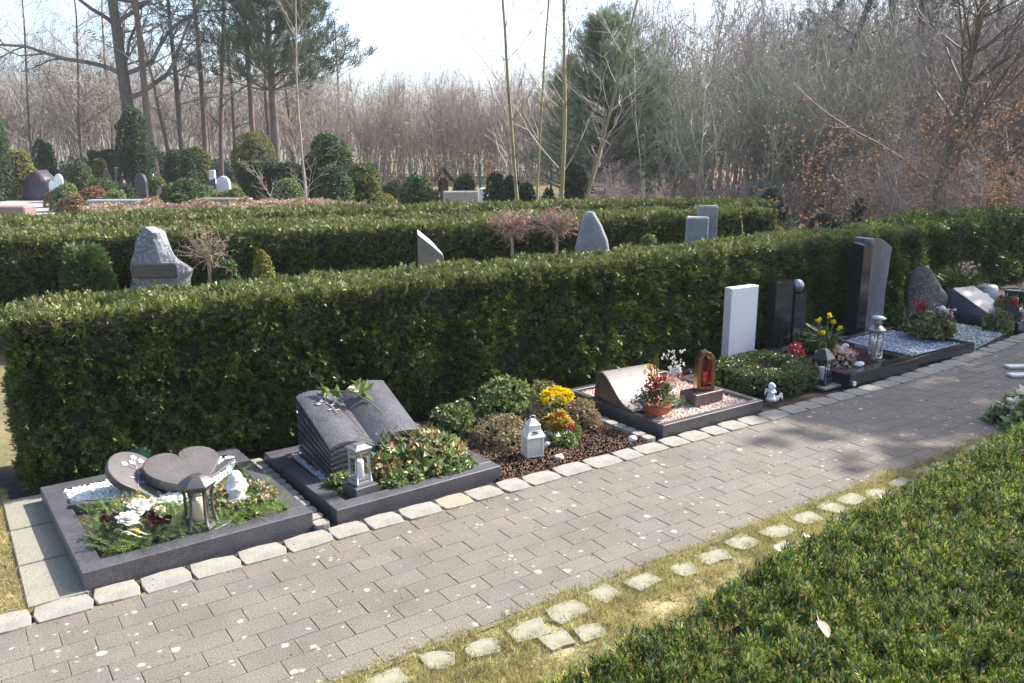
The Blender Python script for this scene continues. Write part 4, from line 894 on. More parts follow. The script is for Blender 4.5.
lantern('silver_candle_lantern', 'tall round silver lantern with a cream candle and mushroom cap on the black kerb', (6.07, 3.73, .088), 0, .115, .265, m_silver, 'round', 'dome', candle=m_candle, cr=.30, roofh=.16, nposts=4)
t = thing('lantern_cap', 'small silver mushroom cap on a stalk above the round silver lantern', 'lantern top', (6.07, 3.73, .356)); MB().lathe([(.022, 0), (.020, .05)], 12).build('stalk', m_silver, t, smooth=True); MB().lathe([(.06, .052), (.062, .058), (.04, .072), (.01, .078)], 20).build('cap', m_silver, t, smooth=True)

# ================================================================== GRAVE 7 : TALL BLACK AND GREY PILLARS
t = thing('tall_twin_stele', 'tall black pillar with shiny top joined to a taller grey slab with rounded top', 'gravestone', (7.09, 4.50, 0), rad(-4))
Vv = [(-.24, -.11, 0), (-.115, -.11, 0), (-.115, .02, 0), (-.24, .02, 0), (-.24, -.11, .865), (-.115, -.11, .87), (-.115, .02, .89), (-.24, .02, .885)]
MB().add(Vv, [(0,3,2,1),(4,5,6,7),(0,1,5,4),(1,2,6,5),(2,3,7,6),(3,0,4,7)]).build('black_pillar', m_granb, t, bevel=.003)
o_ = [(-.11, 0), (.18, 0), (.165, .4), (.20, .82)] + [(.20 - .31 * u, .82 + .10 * math.sin(u * 1.9)) for u in np.linspace(.1, 1, 10)]
n = len(o_); MB().add([(x_, -.08, z_) for x_, z_ in o_] + [(x_, .10, z_) for x_, z_ in o_], [tuple(range(n)), tuple(range(n, 2*n))[::-1]] + [(i, n+i, n+(i+1) % n, (i+1) % n) for i in range(n)]).build('grey_slab', m_grang, t, bevel=.003)
kerb('grave_border', 'black kerb around blue grey chippings below the tall twin pillars', 6.36, 3.555, 7.28, 4.36, .085, .05, m_granb, None)
tag(MB().prism(rect(6.415, 3.61, 7.225, 4.30), -.05, .045).build('grave_soil', m_soil), 'soil below the blue grey chippings', 'soil', kind='stuff')
gravel('blue_gravel', 'bright blue grey chippings below the tall twin pillars', rect(6.412, 3.608, 7.228, 4.30), .065, .009, 4200, g_blue)
tag(MB().ico((0, 0, .05), (.03, .035, .05), 3, nz=.2).ico((.02, 0, .11), (.022, .022, .022), 2).ico((-.03, 0, .07), (.03, .012, .03), 2).build('dove_ornament', m_plaster, smooth=True), 'white dove ornament on the blue chippings behind the round silver lantern', 'ornament').location = (6.45, 3.98, .07)
t = thing('planted_bowl', 'wide low basket of green plants with red and white flowers at the right kerb corner', 'flower bowl', (7.20, 3.92, .075))
MB().lathe([(.12, 0), (.19, .05), (.20, .09), (.17, .085)], 24).build('basket', m_stem, t, smooth=True)
P, D = dome(420, .22, .19, .16, .05); bunch('greenery', m_mixp, t, P, D, tl_m, 1.); P, D = dome(240, .22, .19, .16, .05); bunch('leaves', m_box, t, P, D, tl_m, 1.)
P = rng.normal(0, .03, (50, 3)) + np.array([-.05, .08, .27]); bunch('red_tulips', m_redf, t, P, None, tl_petal, 1.5)
P = rng.normal(0, .028, (40, 3)) + np.array([.06, -.10, .17]); bunch('red_flowers', m_redf, t, P, None, tl_petal, 1.5)
P = rng.normal(0, .045, (60, 3)) * np.array([1, 1, .7]) + np.array([.15, -.02, .19]); bunch('white_flowers', m_wpet, t, P, None, tl_petal, 1.5)
mb = MB().ico((.17, 0, .24), .028, 2).ico((.10, -.02, .2), .02, 2); mb.build('white_balls', m_plaster, t, smooth=True)

# ================================================================== GRAVE 8 : NATURAL ROCK + GREEN CHIPPINGS
def rockmesh(o2, th, nz=.02, seed=0, nx=10, nzv=14):
    """upright slab: outline (x, z) filled, rounded thickness, rough surface"""
    V = []; F = []; o2 = np.array(o2, float); z0, z1 = o2[:, 1].min(), o2[:, 1].max()
    lv = np.linspace(z0, z1 - .001, nzv); K = 16
    for z in lv:
        xs_ = []
        for i in range(len(o2)):
            a, b_ = o2[i], o2[(i+1) % len(o2)]
            if (a[1] > z) != (b_[1] > z): xs_.append(a[0] + (z - a[1]) * (b_[0] - a[0]) / (b_[1] - a[1]))
        if len(xs_) < 2: xs_ = [o2[:, 0].mean()] * 2
        l_, r_ = min(xs_), max(xs_); c, hw = (l_ + r_) / 2, max((r_ - l_) / 2, .01)
        tt = th * (1 - .5 * ((z - z0) / (z1 - z0)) ** 2)
        for k in range(K):
            a = 2 * math.pi * k / K; cs, sn = math.cos(a), math.sin(a); x_ = c + hw * np.sign(cs) * abs(cs) ** .6; y_ = tt / 2 * np.sign(sn) * abs(sn) ** .6
            d = noise.noise_vector(Vector((x_ * 5 + seed, y_ * 5, z * 5))) * nz * 1.5 + noise.noise_vector(Vector((x_ * 16 + seed, y_ * 16, z * 16))) * nz * .6
            V.append((x_ + d.x, y_ + d.y, z + (d.z * .5 if z > z0 else 0)))
    for j in range(nzv - 1):
        for k in range(K): F.append((j*K+k, j*K+(k+1) % K, (j+1)*K+(k+1) % K, (j+1)*K+k))
    F.append(tuple((nzv-1)*K + k for k in range(K)))
    return MB().add(V, F)
t = thing('natural_headstone', 'rounded greenish natural stone standing among ivy behind the flower basket', 'gravestone', (8.18, 4.55, 0), rad(-28))
rockmesh([(-.20, 0), (-.21, .30), (-.18, .48), (-.09, .56), (.0, .54), (.11, .42), (.22, .25), (.22, 0)], .16, .022, 3, nzv=22).build('stone', M('green_brown_stone', (.15, .135, .105), (.075, .07, .06), sc=5, rough=.75, bump=.012, bsc=22, speck=(.22, .21, .18), specks=60), t, smooth=True)
gravel('green_gravel', 'pale greenish chippings on the grave right of the flower basket', [(7.32, 3.60), (8.28, 3.78), (8.28, 4.4), (7.32, 4.36)], .012, .012, 2600, g_grn)
mound('ivy_bush', 'dark ivy bush between the tall twin pillars and the rounded natural stone', 'shrub', 7.55, 4.62, 0, .24, .2, .40, 1000, m_yew, tl_l, .9)
mound('leafy_bush', 'low reddish green bush growing in the green chippings near the far candles', 'shrub', 8.30, 3.86, 0, .13, .11, .20, 380, m_mixp, tl_m, 1.)

# ================================================================== GRAVE 9 : SLANTED DARK SLAB + CANDLES
kerb('grave_border', 'black kerb of the rightmost grave with red candles', 8.40, 3.72, 9.60, 4.75, .09, .07, m_granb, None)
tag(MB().prism(rect(8.475, 3.80, 9.525, 4.675), -.05, .05).build('grave_soil', m_soil), 'soil of the rightmost grave', 'soil', kind='stuff')
t = thing('slanted_headstone', 'dark grey desk shaped slab tilted towards the path on the rightmost grave', 'gravestone', (8.62, 4.02, .05), rad(-6))
prof = [(0, 0), (0, .08), (.40, .27), (.46, .24), (.42, .0)]; n = 5
MB().add([(-.17, a, b_) for a, b_ in prof] + [(.17, a, b_) for a, b_ in prof], [tuple(range(n))[::-1], tuple(range(n, 2*n))] + [(i, (i+1) % n, n + (i+1) % n, n + i) for i in range(n)]).build('slab', m_grang, t, bevel=0)
for (x, y, lab) in ((8.98, 4.35, 'red grave candle behind the dark slab, left one'), (9.12, 4.22, 'red grave candle in front of the white drum candle')):
    t = thing('red_grave_candle', lab, 'grave candle', (x, y, .05)); MB().lathe([(.04, 0), (.045, .14), (.04, .15)], 16).build('cup', m_red, t, smooth=True); MB().lathe([(.046, .15), (.04, .17), (.015, .185)], 16).build('lid', m_silver, t, smooth=True)
t = thing('drum_candle', 'thick frosted white candle on the rightmost grave', 'candle', (9.28, 4.48, .05)); MB().lathe([(.10, 0), (.105, .20), (.09, .225), (.02, .22)], 24).build('wax', m_cwhite, t, smooth=True); MB().tube([(0, 0, .2), (0, 0, .24)], .003, 5).build('wick', m_granb, t)
lantern('dark_candle_lantern', 'dark square lantern with a red candle and pale lid, rightmost on the kerb', (8.80, 3.98, .092), rad(15), .15, .21, m_granb, 'square', 'flat', candle=m_red, base=m_gran, baseh=.05, cr=.3, roofh=.1)
t = thing('metal_vase', 'dark cylindrical vase with a conifer arrangement and pink bow', 'vase', (8.98, 4.62, .05)); MB().lathe([(.05, 0), (.055, .20), (.045, .20)], 16).build('vase', m_pewter, t, smooth=True)
P, D = dome(170, .2, .16, .18, .20); bunch('conifer_sprigs', m_yew, t, P, D, tl_fir, 1.6); P = rng.normal(0, .035, (50, 3)) + np.array([-.03, -.08, .40]); bunch('pink_bow', m_pinkf, t, P, None, tl_petal, 1.9)
mound('pale_flower_clump', 'pale round flower head among leaves in front of the dark slab', 'plant', 8.78, 4.06, .05, .10, .09, .16, 200, m_mixp, tl_m, 1.)
mound('green_plant', 'dark green plants at the right end of the grave row', 'plant', 9.45, 4.15, .05, .18, .16, .2, 380, m_box, tl_m, 1.3)

# ================================================================== SECOND ROW BEHIND THE HEDGE
def fthing(name, label, cat, px, F, rz=None, group=None): 
    x, y = spot(px, F); return thing(name, label, cat, (x, y, 0), YAW - rad(90) if rz is None else rz, group)
t = fthing('rugged_headstone', 'big jagged blue grey boulder headstone with a blank plaque behind the first hedge', 'gravestone', 161, 7.4)
rockmesh([(-.33, 0), (-.27, .5), (-.22, .72), (-.17, .93), (-.08, 1.05), (.03, 1.02), (.10, .88), (.16, .74), (.24, .66), (.25, .52), (.31, .3), (.33, 0)], .34, .032, 7, nzv=22).build('boulder', m_rock, t, smooth=False)
MB().box(-.16, -.20, .62, .22, -.16, .75).build('plaque', m_plaque, t, bevel=.01)
t = fthing('leaning_headstone', 'slim beige stone with a bright slanting top behind the first hedge', 'gravestone', 430, 8.2, YAW - rad(90) + .25)
MB().add([(-.115, -.09, 0), (.115, -.09, 0), (.115, .09, 0), (-.115, .09, 0), (-.12, -.09, .90), (.125, -.09, .69), (.13, .09, .705), (-.10, .09, .93)], [(0,3,2,1),(4,5,6,7),(0,1,5,4),(1,2,6,5),(2,3,7,6),(3,0,4,7)]).build('stone', m_sand, t, bevel=.006)
MB().add([(-.118, -.088, .904), (.0, -.088, .808), (.122, -.088, .697), (.128, .088, .711), (.03, .088, .825), (-.10, .088, .936)], [(0, 1, 4, 5), (1, 2, 3, 4)]).build('polished_top', m_white, t)
t = fthing('pointed_headstone', 'pointed grey natural stone behind the first hedge right of the ball trees', 'gravestone', 594, 8.0)
rockmesh([(-.25, 0), (-.21, .65), (-.16, .92), (-.11, 1.09), (-.09, 1.13), (-.01, 1.13), (.06, 1.0), (.13, .84), (.24, 0)], .16, .012, 12, nzv=18).build('stone', m_greyst, t, smooth=True)
t = fthing('twin_headstone', 'pair of upright grey stones of unequal height near the end of the second hedge', 'gravestone', 700, 8.1, YAW - rad(90) - .2)
MB().box(-.16, -.09, 0, .05, .09, 1.08).build('short_stone', m_greyst, t, bevel=.015, disp=.01); MB().box(-.06, .10, 0, .14, .24, 1.17).build('tall_stone', m_greyst, t, bevel=.015, disp=.01)

def shape_pts(n, shape, rx, ry, h, lumpy=.12, seed=0.):
    if shape == 'box':
        a = rng.random((n, 3)); s = rng.integers(0, 3, n); P = np.column_stack([rng.uniform(-rx, rx, n), rng.uniform(-ry, ry, n), rng.uniform(0, h, n)]); D = np.zeros((n, 3))
        top = rng.random(n) < .3; D[top, 2] = 1; P[top, 2] = h
        sx = (~top) & (rng.random(n) < .4); sg = rng.choice([-1, 1], n); P[sx, 0] = rx * sg[sx]; D[sx, 0] = sg[sx]; sy = (~top) & (~sx); P[sy, 1] = ry * sg[sy]; D[sy, 1] = sg[sy]
    else:
        u = rng.random(n) if shape != 'cone' else 1 - np.sqrt(rng.random(n)) * .98; a = rng.uniform(0, 2 * math.pi, n)
        prof = {'ball': lambda u: np.sqrt(np.clip(1 - (2 * u - 1) ** 2, 0, 1)), 'dome': lambda u: np.clip(1 - u ** 2.2, 0, 1) ** .5, 'cone': lambda u: np.clip(1 - u, 0, 1) ** .75,
                'column': lambda u: np.clip(1 - u ** 5, 0, 1) ** .5 * (.86 + .14 * np.sin(u * 3.1)), 'flame': lambda u: np.clip(np.sin(np.clip(u * .8 + .2, 0, 1) * math.pi), 0, 1) ** .7}[shape]
        r = prof(u); P = np.column_stack([rx * r * np.cos(a), ry * r * np.sin(a), h * u]); D = np.column_stack([np.cos(a), np.sin(a), .35 + (u - .4) * 1.2])
    l = np.array([noise.noise(Vector(p) * (1.6 / max(rx, .15)) + Vector((seed, seed, 0))) + .5 * noise.noise(Vector(p) * (4 / max(rx, .15))) for p in P])
    P = P + D * (l[:, None] * lumpy * 2 * rx) - D * (rng.random((n, 1)) ** 2 * .12 * rx); return P, D
tf = [T_clus(7, .060, .026, 15, 80, h=.05) for _ in range(3)]
tfn = [T_spray(10, .15, .05, .018, 40) for _ in range(3)]
SH = 0
def shrub(name, label, cat, px, F, wpx, top, shape, mat, sc=1., dens=420, z0=0., group=None, T=None, lumpy=.10, depth=1.):
    global SH; SH += 1
    r = wpx * F / (FPX * 2) ; h = zt(top, F) - z0; t = fthing(name, label, cat, px, F, group=group)
    area = 2 * math.pi * r * h * (.8 if shape != 'cone' else .6) + 3 * r * r; n = int(min(9000, area * dens / (sc * sc)))
    P, D = shape_pts(n, shape, r, r * depth, h, lumpy, SH * 3.1); P[:, 2] += z0; bunch('foliage', mat, t, P, D, T or tf, sc, jitter=.6)
    if shape == 'box': MB().box(-r*.86, -r*depth*.86, 0, r*.86, r*depth*.86, z0 + h*.93).build('inner_twigs', m_core, t)
    else: MB().ico((0, 0, z0 + h * .48), (r * .70, r * depth * .70, h * .44), 2, nz=.2).lathe([(r * .15, 0), (r * .12, z0 + h * .4)], 6).build('stems', m_core, t)
    return t
lm = lambda n, *c, **k: LM(n, list(c), rough=k.get('r', .5), transl=.25, psc=1.2, var=.4)
f_dark = lm('dark_conifer', (.030,.060,.022), (.045,.085,.028), (.024,.046,.018), (.062,.105,.035))
f_mid = lm('mid_green_conifer', (.058,.11,.026), (.085,.15,.036), (.042,.08,.022), (.12,.19,.05))
f_olive = lm('olive_green_bush', (.13,.15,.03), (.17,.19,.045), (.09,.11,.025), (.22,.22,.06))
f_gold = lm('golden_green_bush', (.26,.24,.04), (.20,.20,.035), (.14,.16,.03), (.32,.28,.06))
f_lime = lm('light_green_bush', (.15,.22,.06), (.20,.26,.08), (.11,.16,.045), (.26,.30,.11))
f_red = lm('reddish_heath', (.24,.10,.06), (.30,.15,.09), (.18,.09,.05), (.30,.22,.09), (.16,.15,.05))
f_blue = lm('bluish_green', (.07,.11,.075), (.10,.15,.10), (.05,.08,.055), (.14,.19,.12))
f_gry = lm('grey_green_twiggy', (.17,.20,.13), (.13,.16,.10), (.22,.24,.16))
shrub('small_conifer', 'feathery bright green dwarf conifer left of the jagged boulder', 'shrub', 89, 7.3, 52, 250, 'dome', f_mid, .45, 900, T=tfn)
shrub('evergreen_shrub', 'small yellow green shrub near the thin ball tree behind the first hedge', 'shrub', 264, 7.3, 26, 252, 'dome', f_gold, .4, 900)
shrub('evergreen_shrub', 'leafy green shrub at the foot of the thin ball tree', 'shrub', 228, 7.5, 34, 262, 'dome', f_mid, .5, 700)
shrub('golden_conifer', 'small golden conifer next to the twin grey stones', 'shrub', 735, 8.3, 20, 207, 'cone', f_gold, .4, 1200)
shrub('evergreen_shrub', 'small rounded light green bush peeking over the first hedge near the pointed stone', 'shrub', 647, 8.0, 20, 235, 'ball', f_lime, .35, 900)
# ================================================================== TREE GROWER
m_bark = M('grey_brown_bark', (.17, .14, .115), (.10, .085, .07), sc=12, rough=.95, bump=.02, bsc=14, stretch=(1, 1, .3))
m_barkg = M('mossy_bark', (.15, .15, .085), (.10, .095, .06), sc=6, rough=.95, bump=.02, bsc=14, stretch=(1, 1, .3))
m_pinebark = M('orange_pine_bark', (.22, .145, .11), (.13, .10, .085), sc=9, rough=.95, bump=.02, bsc=12, stretch=(1, 1, .3))
m_birch = M('yellow_green_young_bark', (.34, .28, .13), (.22, .19, .10), sc=9, rough=.8, stretch=(1, 1, .3))
m_pale = M('pale_pinkish_bark', (.42, .34, .29), (.30, .25, .21), sc=9, rough=.8)
def TW(name, *c): return LM(name, list(c), rough=.8, transl=0, psc=.5, var=.25)
t_grey = TW('grey_brown_twigs', (.26,.22,.19), (.32,.27,.235), (.20,.165,.145), (.38,.33,.29))
t_red = TW('reddish_brown_twigs', (.31,.245,.21), (.38,.31,.27), (.25,.195,.17), (.44,.37,.33))
t_green = TW('greenish_twigs', (.31,.32,.21), (.38,.37,.26), (.26,.26,.18), (.43,.41,.31))
t_dark = TW('dark_twigs', (.15,.125,.105), (.20,.165,.14), (.11,.09,.078))
t_pale = TW('pale_twigs', (.38,.31,.25), (.30,.24,.19), (.44,.37,.31))

def nrm(v):
    l = math.sqrt(v[0]**2 + v[1]**2 + v[2]**2) + 1e-9; return (v[0]/l, v[1]/l, v[2]/l)
def grow(S, tips, p, d, L_, r, lv, spec):
    sp = spec[lv]; n = sp['n']; st = L_ / n; ch = []
    for i in range(n):
        wv = sp['w']; d = nrm((d[0] + random.gauss(0, wv), d[1] + random.gauss(0, wv), d[2] + random.gauss(0, wv) + sp.get('up', 0)))
        q = (p[0] + d[0]*st, p[1] + d[1]*st, p[2] + d[2]*st)
        ra = r * (1 - i / n * (1 - sp.get('tip', .25))); rb = r * (1 - (i + 1) / n * (1 - sp.get('tip', .25)))
        S[lv].append((p, q, ra, rb)); ch.append((q, d, rb, (i + 1) / n)); p = q
    if lv + 1 < len(spec):
        s2 = spec[lv + 1]; k = s2['k']; k = k if isinstance(k, int) else random.randint(*k)
        for j in range(k):
            t_ = s2.get('s0', .25) + (1 - s2.get('s0', .25)) * (j + random.random()) / k
            q, dd, rb, _ = ch[min(n - 1, int(t_ * n))]
            if i_ := (t_ * n - int(t_ * n)):
                pass
            a = random.uniform(0, 2 * math.pi); an = rad(s2['ang'] * random.uniform(.7, 1.25))
            x = nrm((dd[1], -dd[0], .01)) if abs(dd[2]) < .999 else (1, 0, 0)
            y = (dd[1]*x[2]-dd[2]*x[1], dd[2]*x[0]-dd[0]*x[2], dd[0]*x[1]-dd[1]*x[0])
            c, s_ = math.cos(a) * math.sin(an), math.sin(a) * math.sin(an); ca = math.cos(an)
            nd = (dd[0]*ca + x[0]*c + y[0]*s_, dd[1]*ca + x[1]*c + y[1]*s_, dd[2]*ca + x[2]*c + y[2]*s_)
            Lc = L_ * s2['len'] * (1 - s2.get('fall', .5) * (t_ - s2.get('s0', .25))) * random.uniform(.7, 1.2)
            grow(S, tips, q, nrm(nd), Lc, min(rb * .8, max(s2.get('rmin', .004), rb * s2.get('rk', .6))), lv + 1, spec)
    else: tips.append((p, d))
def treemesh(spec, h, r, lean=(0, 0), ksplit=1):
    S = [[] for _ in spec]; tips = []
    grow(S, tips, (0, 0, -.1), nrm((lean[0], lean[1], 1)), h, r, 0, spec)
    def mk(ls, k):
        mb = MB()
        for l in ls:
            if S[l]:
                a = S[l]; mb.segs([s[0] for s in a], [s[1] for s in a], [s[2] for s in a], [s[3] for s in a], k if l else 8)
        return mb
    return mk(range(ksplit), 8), mk(range(ksplit, len(spec)), 3), tips
def bare_tree(name, label, px, F, h, r, spec, bark, twig, lean=(0, 0), group=None, leaf=None, z=0):
    t = fthing(name, label, 'tree', px, F, rz=0, group=group)
    a, b_, tips = treemesh(spec, h, r, lean)
    a.build('trunk', bark, t, smooth=True); b_.build('crown', twig, t)
    if leaf:
        mat, T, k, sc, jit = leaf; P = []; D = []
        for p, d in tips:
            for _ in range(k): P.append((p[0] + random.gauss(0, jit), p[1] + random.gauss(0, jit), p[2] + random.gauss(0, jit))); D.append(d)
        bunch('leaves', mat, t, P, D, T, sc)
    return t
sp_oak = [dict(n=14, w=.04, tip=.3), dict(k=(17, 19), n=9, w=.17, up=.06, ang=60, len=.52, s0=.20, rk=.50, fall=.55, tip=.2), dict(k=(6, 8), n=6, w=.2, up=.03, ang=48, len=.42, s0=.2, rk=.55, tip=.25), dict(k=(5, 7), n=4, w=.2, ang=42, len=.42, s0=.1, rk=.5, rmin=.013, tip=.5), dict(k=(3, 5), n=2, w=.2, ang=38, len=.55, s0=.1, rk=.7, rmin=.010, tip=.7)]
sp_tall = [dict(n=14, w=.03, tip=.3), dict(k=(26, 30), n=6, w=.16, up=.06, ang=55, len=.30, s0=.16, rk=.40, fall=.4, tip=.25), dict(k=(6, 8), n=4, w=.2, ang=45, len=.45, s0=.12, rk=.55, rmin=.012, tip=.5), dict(k=(4, 5), n=2, w=.2, ang=40, len=.5, s0=.1, rk=.7, rmin=.010, tip=.7)]
sp_young = [dict(n=16, w=.02, tip=.25), dict(k=(26, 30), n=5, w=.10, up=.08, ang=46, len=.22, s0=.14, rk=.32, fall=.4, tip=.3), dict(k=(6, 8), n=3, w=.14, up=.05, ang=38, len=.42, s0=.12, rk=.55, rmin=.0048, tip=.6)]
sp_sap = [dict(n=8, w=.06, tip=.2, up=.01), dict(k=(10, 13), n=4, w=.2, up=.06, ang=44, len=.38, s0=.18, rk=.45, fall=.45, tip=.3), dict(k=(5, 6), n=3, w=.25, up=.02, ang=45, len=.42, s0=.1, rk=.5, rmin=.0018, tip=.6), dict(k=(2, 4), n=1, w=.2, ang=45, len=.55, s0=.2, rk=.7, rmin=.0015, tip=.8)]

# ---- grafted ball trees (winter, twiggy) in the second row
def ball_tree(label, px, F, ytr, ytop, wpx, mat, k=230):
    t = fthing('ball_tree', label, 'tree', px, F, group=None); r = wpx * F / (FPX * 2); zc = (zt(ytr, F) + zt(ytop, F)) / 2; hz = (zt(ytop, F) - zt(ytr, F)) / 2
    MB().tube([(0, 0, 0), (.005, 0, zc * .5), (0, 0, zc)], [.018, .016, .014], 8).build('trunk', m_pale, t, smooth=True)
    A = []; B = []
    for _ in range(k):
        d = nrm((random.gauss(0, 1), random.gauss(0, 1), random.gauss(.3, .8))); l = random.uniform(.35, 1.05); p0 = (0, 0, zc - hz * .5); p = p0
        for s_ in range(4):
            q = (p[0] + d[0]*r*l/4*1.1 + random.gauss(0, .012), p[1] + d[1]*r*l/4*1.1 + random.gauss(0, .012), p[2] + d[2]*hz*l/3 + .012); A.append(p); B.append(q); p = q
            if s_ > 1:
                for _k in range(2): A.append(p); B.append((p[0] + random.gauss(0, .035), p[1] + random.gauss(0, .035), p[2] + random.gauss(.01, .03)))
    n = len(A); MB().segs(A, B, np.full(n, .0026), np.full(n, .0014), 3).build('crown', mat, t)
t_ball = TW('thin_reddish_twigs', (.33,.21,.155), (.27,.17,.12), (.40,.28,.21)); t_ballp = TW('thin_pale_twigs', (.26,.20,.13), (.20,.15,.10), (.32,.25,.17))
ball_tree('thin pale ball tree with tangled bare twigs right of the jagged boulder', 210, 7.4, 268, 226, 52, t_ballp, 110)
ball_tree('small reddish ball tree behind the first hedge, left one of the pair', 512, 8.3, 238, 208, 46, t_ball)
ball_tree('small reddish ball tree behind the first hedge, right one of the pair', 556, 8.3, 238, 208, 46, t_ball)

# ---- slender young trees
for px, F, h, r, lean, lab, lxy in ((522, 13.2, 7.0, .033, (-.055, .02), 'slender young tree with yellow bark leaning left, leftmost of the four in the middle', 0),
                               (537, 15.5, 7.5, .026, (.0, .0), 'thin straight young tree behind the leaning one in the middle', 0),
                               (560, 13.6, 7.5, .038, (.01, -.01), 'thickest straight yellow barked young tree in the middle', 0),
                               (569, 13.2, 6.4, .031, (.17, -.10), 'young tree in the middle leaning right towards the pine', 0)):
    bare_tree('young_tree', lab, px, F, h, r, sp_young, m_birch, t_pale, lean)
bare_tree('young_tree', 'pale thin bare tree growing in front of the dark conifers at left', 312, 13.4, 4.6, .024, sp_young, m_pale, t_pale, (-.01, 0))
bare_tree('young_tree', 'thin pale sapling leaning left beside the pale thin bare tree', 309, 13.6, 1.7, .012, sp_young, m_pale, t_pale, (-.42, .28))

# ---- tall trees at the left
bare_tree('oak_tree', 'huge dark bare oak with wide crooked limbs left of the tall pines', 149, 34, 12.5, .30, sp_oak, m_bark, t_dark, (-.01, 0))
tn = [T_spray(9, .30, .16, .035, 45) for _ in range(3)]
f_pine = lm('pine_needles', (.045,.075,.035), (.065,.10,.045), (.035,.06,.03), (.085,.12,.06))
f_pinel = lm('light_pine_needles', (.16,.21,.12), (.12,.165,.09), (.20,.25,.15), (.09,.125,.07), (.26,.30,.20))
sp_pine = [dict(n=12, w=.02, tip=.35), dict(k=(24, 28), n=5, w=.18, up=.05, ang=72, len=.20, s0=.26, rk=.35, fall=.4, tip=.3), dict(k=(4, 6), n=3, w=.2, ang=45, len=.5, s0=.2, rk=.5, rmin=.008, tip=.5)]
for px, F, h, r, lean, lab, leaf in ((168, 33, 14, .15, (-.10, .04), 'tall pine with orange brown trunk leaning left just right of the oak', 1),
      (193, 36, 12, .13, (.0, 0), 'tall dark straight tree, third trunk from the oak', 0), (214, 37, 14.5, .13, (.05, -.02), 'tall pine with pale lit trunk in the middle of the left group', 1),
      (229, 38, 12, .12, (.04, .0), 'tall leaning dark trunk right of the pale lit pine', 0), (262, 37, 14, .13, (-.01, 0), 'tall pine with reddish lit trunk towards the right of the left group', 1)):
    bare_tree('tall_tree', lab, px, F, h, r, sp_pine if leaf else sp_tall, m_pinebark if 'pine' in lab else m_bark, t_grey, lean, leaf=(f_pine, tn, 8, 1.0, .34) if leaf else None)
for px, F, h, lab in ((20, 46, 8.2, 'bare tree at the far left edge against the sky'), (48, 44, 9.0, 'bare tree with tangled crown left of the oak'), (96, 42, 9.2, 'bare tree with dense brown crown just left of the oak'),
      (126, 44, 9.5, 'thin bare tree directly left of the oak trunk'), (182, 40, 11, 'bare tree between the leaning pine and the dark straight tree'), (244, 42, 12, 'bare tree behind the tall pines at their right side'),
      (278, 40, 12, 'broad bare tree below the dark green pine crown'), (300, 42, 10, 'bare tree at the right end of the tall group'), (346, 50, 8.6, 'pale thin bare tree standing alone in front of the bright sky')):
    bare_tree('bare_tree', lab, px, F, h, .10, sp_tall, m_bark, t_grey if px < 330 else t_pale, (random.uniform(-.04, .04), 0))
# evergreen pine crown right side of that group
def conifer(label, px, F, h, R0, z0, mat, T, whorls=14, per=7, dens=9, sc=1., r=.16, bark=None, rt=.8):
    t = fthing('pine_tree', label, 'tree', px, F, rz=0); A = []; B = []; Ra = []; Rb = []; P = []; D = []
    MB().segs([(0, 0, z) for z in np.linspace(0, h*.95, 9)[:-1]], [(0, 0, z) for z in np.linspace(0, h*.95, 9)[1:]], np.linspace(r, r*.2, 9)[:-1], np.linspace(r, r*.2, 9)[1:], 8).build('trunk', bark or m_bark, t, smooth=True)
    for w_ in range(whorls):
        u = w_ / (whorls - 1); z = z0 + (h - z0) * u
        for k in range(per):
            a = random.uniform(0, 6.283); L_ = R0 * (1 - u) ** rt * random.uniform(.6, 1.15) + .15; p = (0, 0, z); el = random.uniform(.05, .45) + .5 * u
            m = 5
            for j in range(m):
                q = (p[0] + math.cos(a)*math.cos(el)*L_/m, p[1] + math.sin(a)*math.cos(el)*L_/m, p[2] + math.sin(el)*L_/m); el += random.uniform(-.1, .18); a += random.gauss(0, .12)
                A.append(p); B.append(q); Ra.append(.035*(1-j/m)+.006); Rb.append(.035*(1-(j+1)/m)+.006); p = q
                if j >= 1:
                    for _ in range(dens):
                        P.append((q[0] + random.gauss(0, .13*L_/2+.04), q[1] + random.gauss(0, .13*L_/2+.04), q[2] + random.gauss(.03, .08))); D.append((math.cos(a)*.5, math.sin(a)*.5, .8))
    MB().segs(A, B, Ra, Rb, 4).build('branches', m_bark, t); bunch('needles', mat, t, P, D, T, sc, jitter=.5); return t
conifer('dark green dense pine crown at the right end of the tall left group', 284, 36, 13, 3.4, 3.9, f_pine, tn, 18, 11, 10, 1.2, .2)
tp = [T_spray(14, .16, .10, .010, 45) for _ in range(3)]
conifer('large green pine with upswept needle clumps behind the young trees in the middle', 604, 22, zt(30, 22), 2.3, .5, f_pinel, tp, 16, 10, 9, 1.15, .07, rt=.55)
conifer('smaller dark pine left behind the large green pine', 566, 24, zt(70, 24), 1.5, .5, f_pinel, tp, 11, 7, 7, 1.1, .09)
conifer('short bluish pine right behind the large green pine', 645, 24, zt(80, 24), 1.6, .4, f_pinel, tp, 11, 8, 7, 1.05, .09)

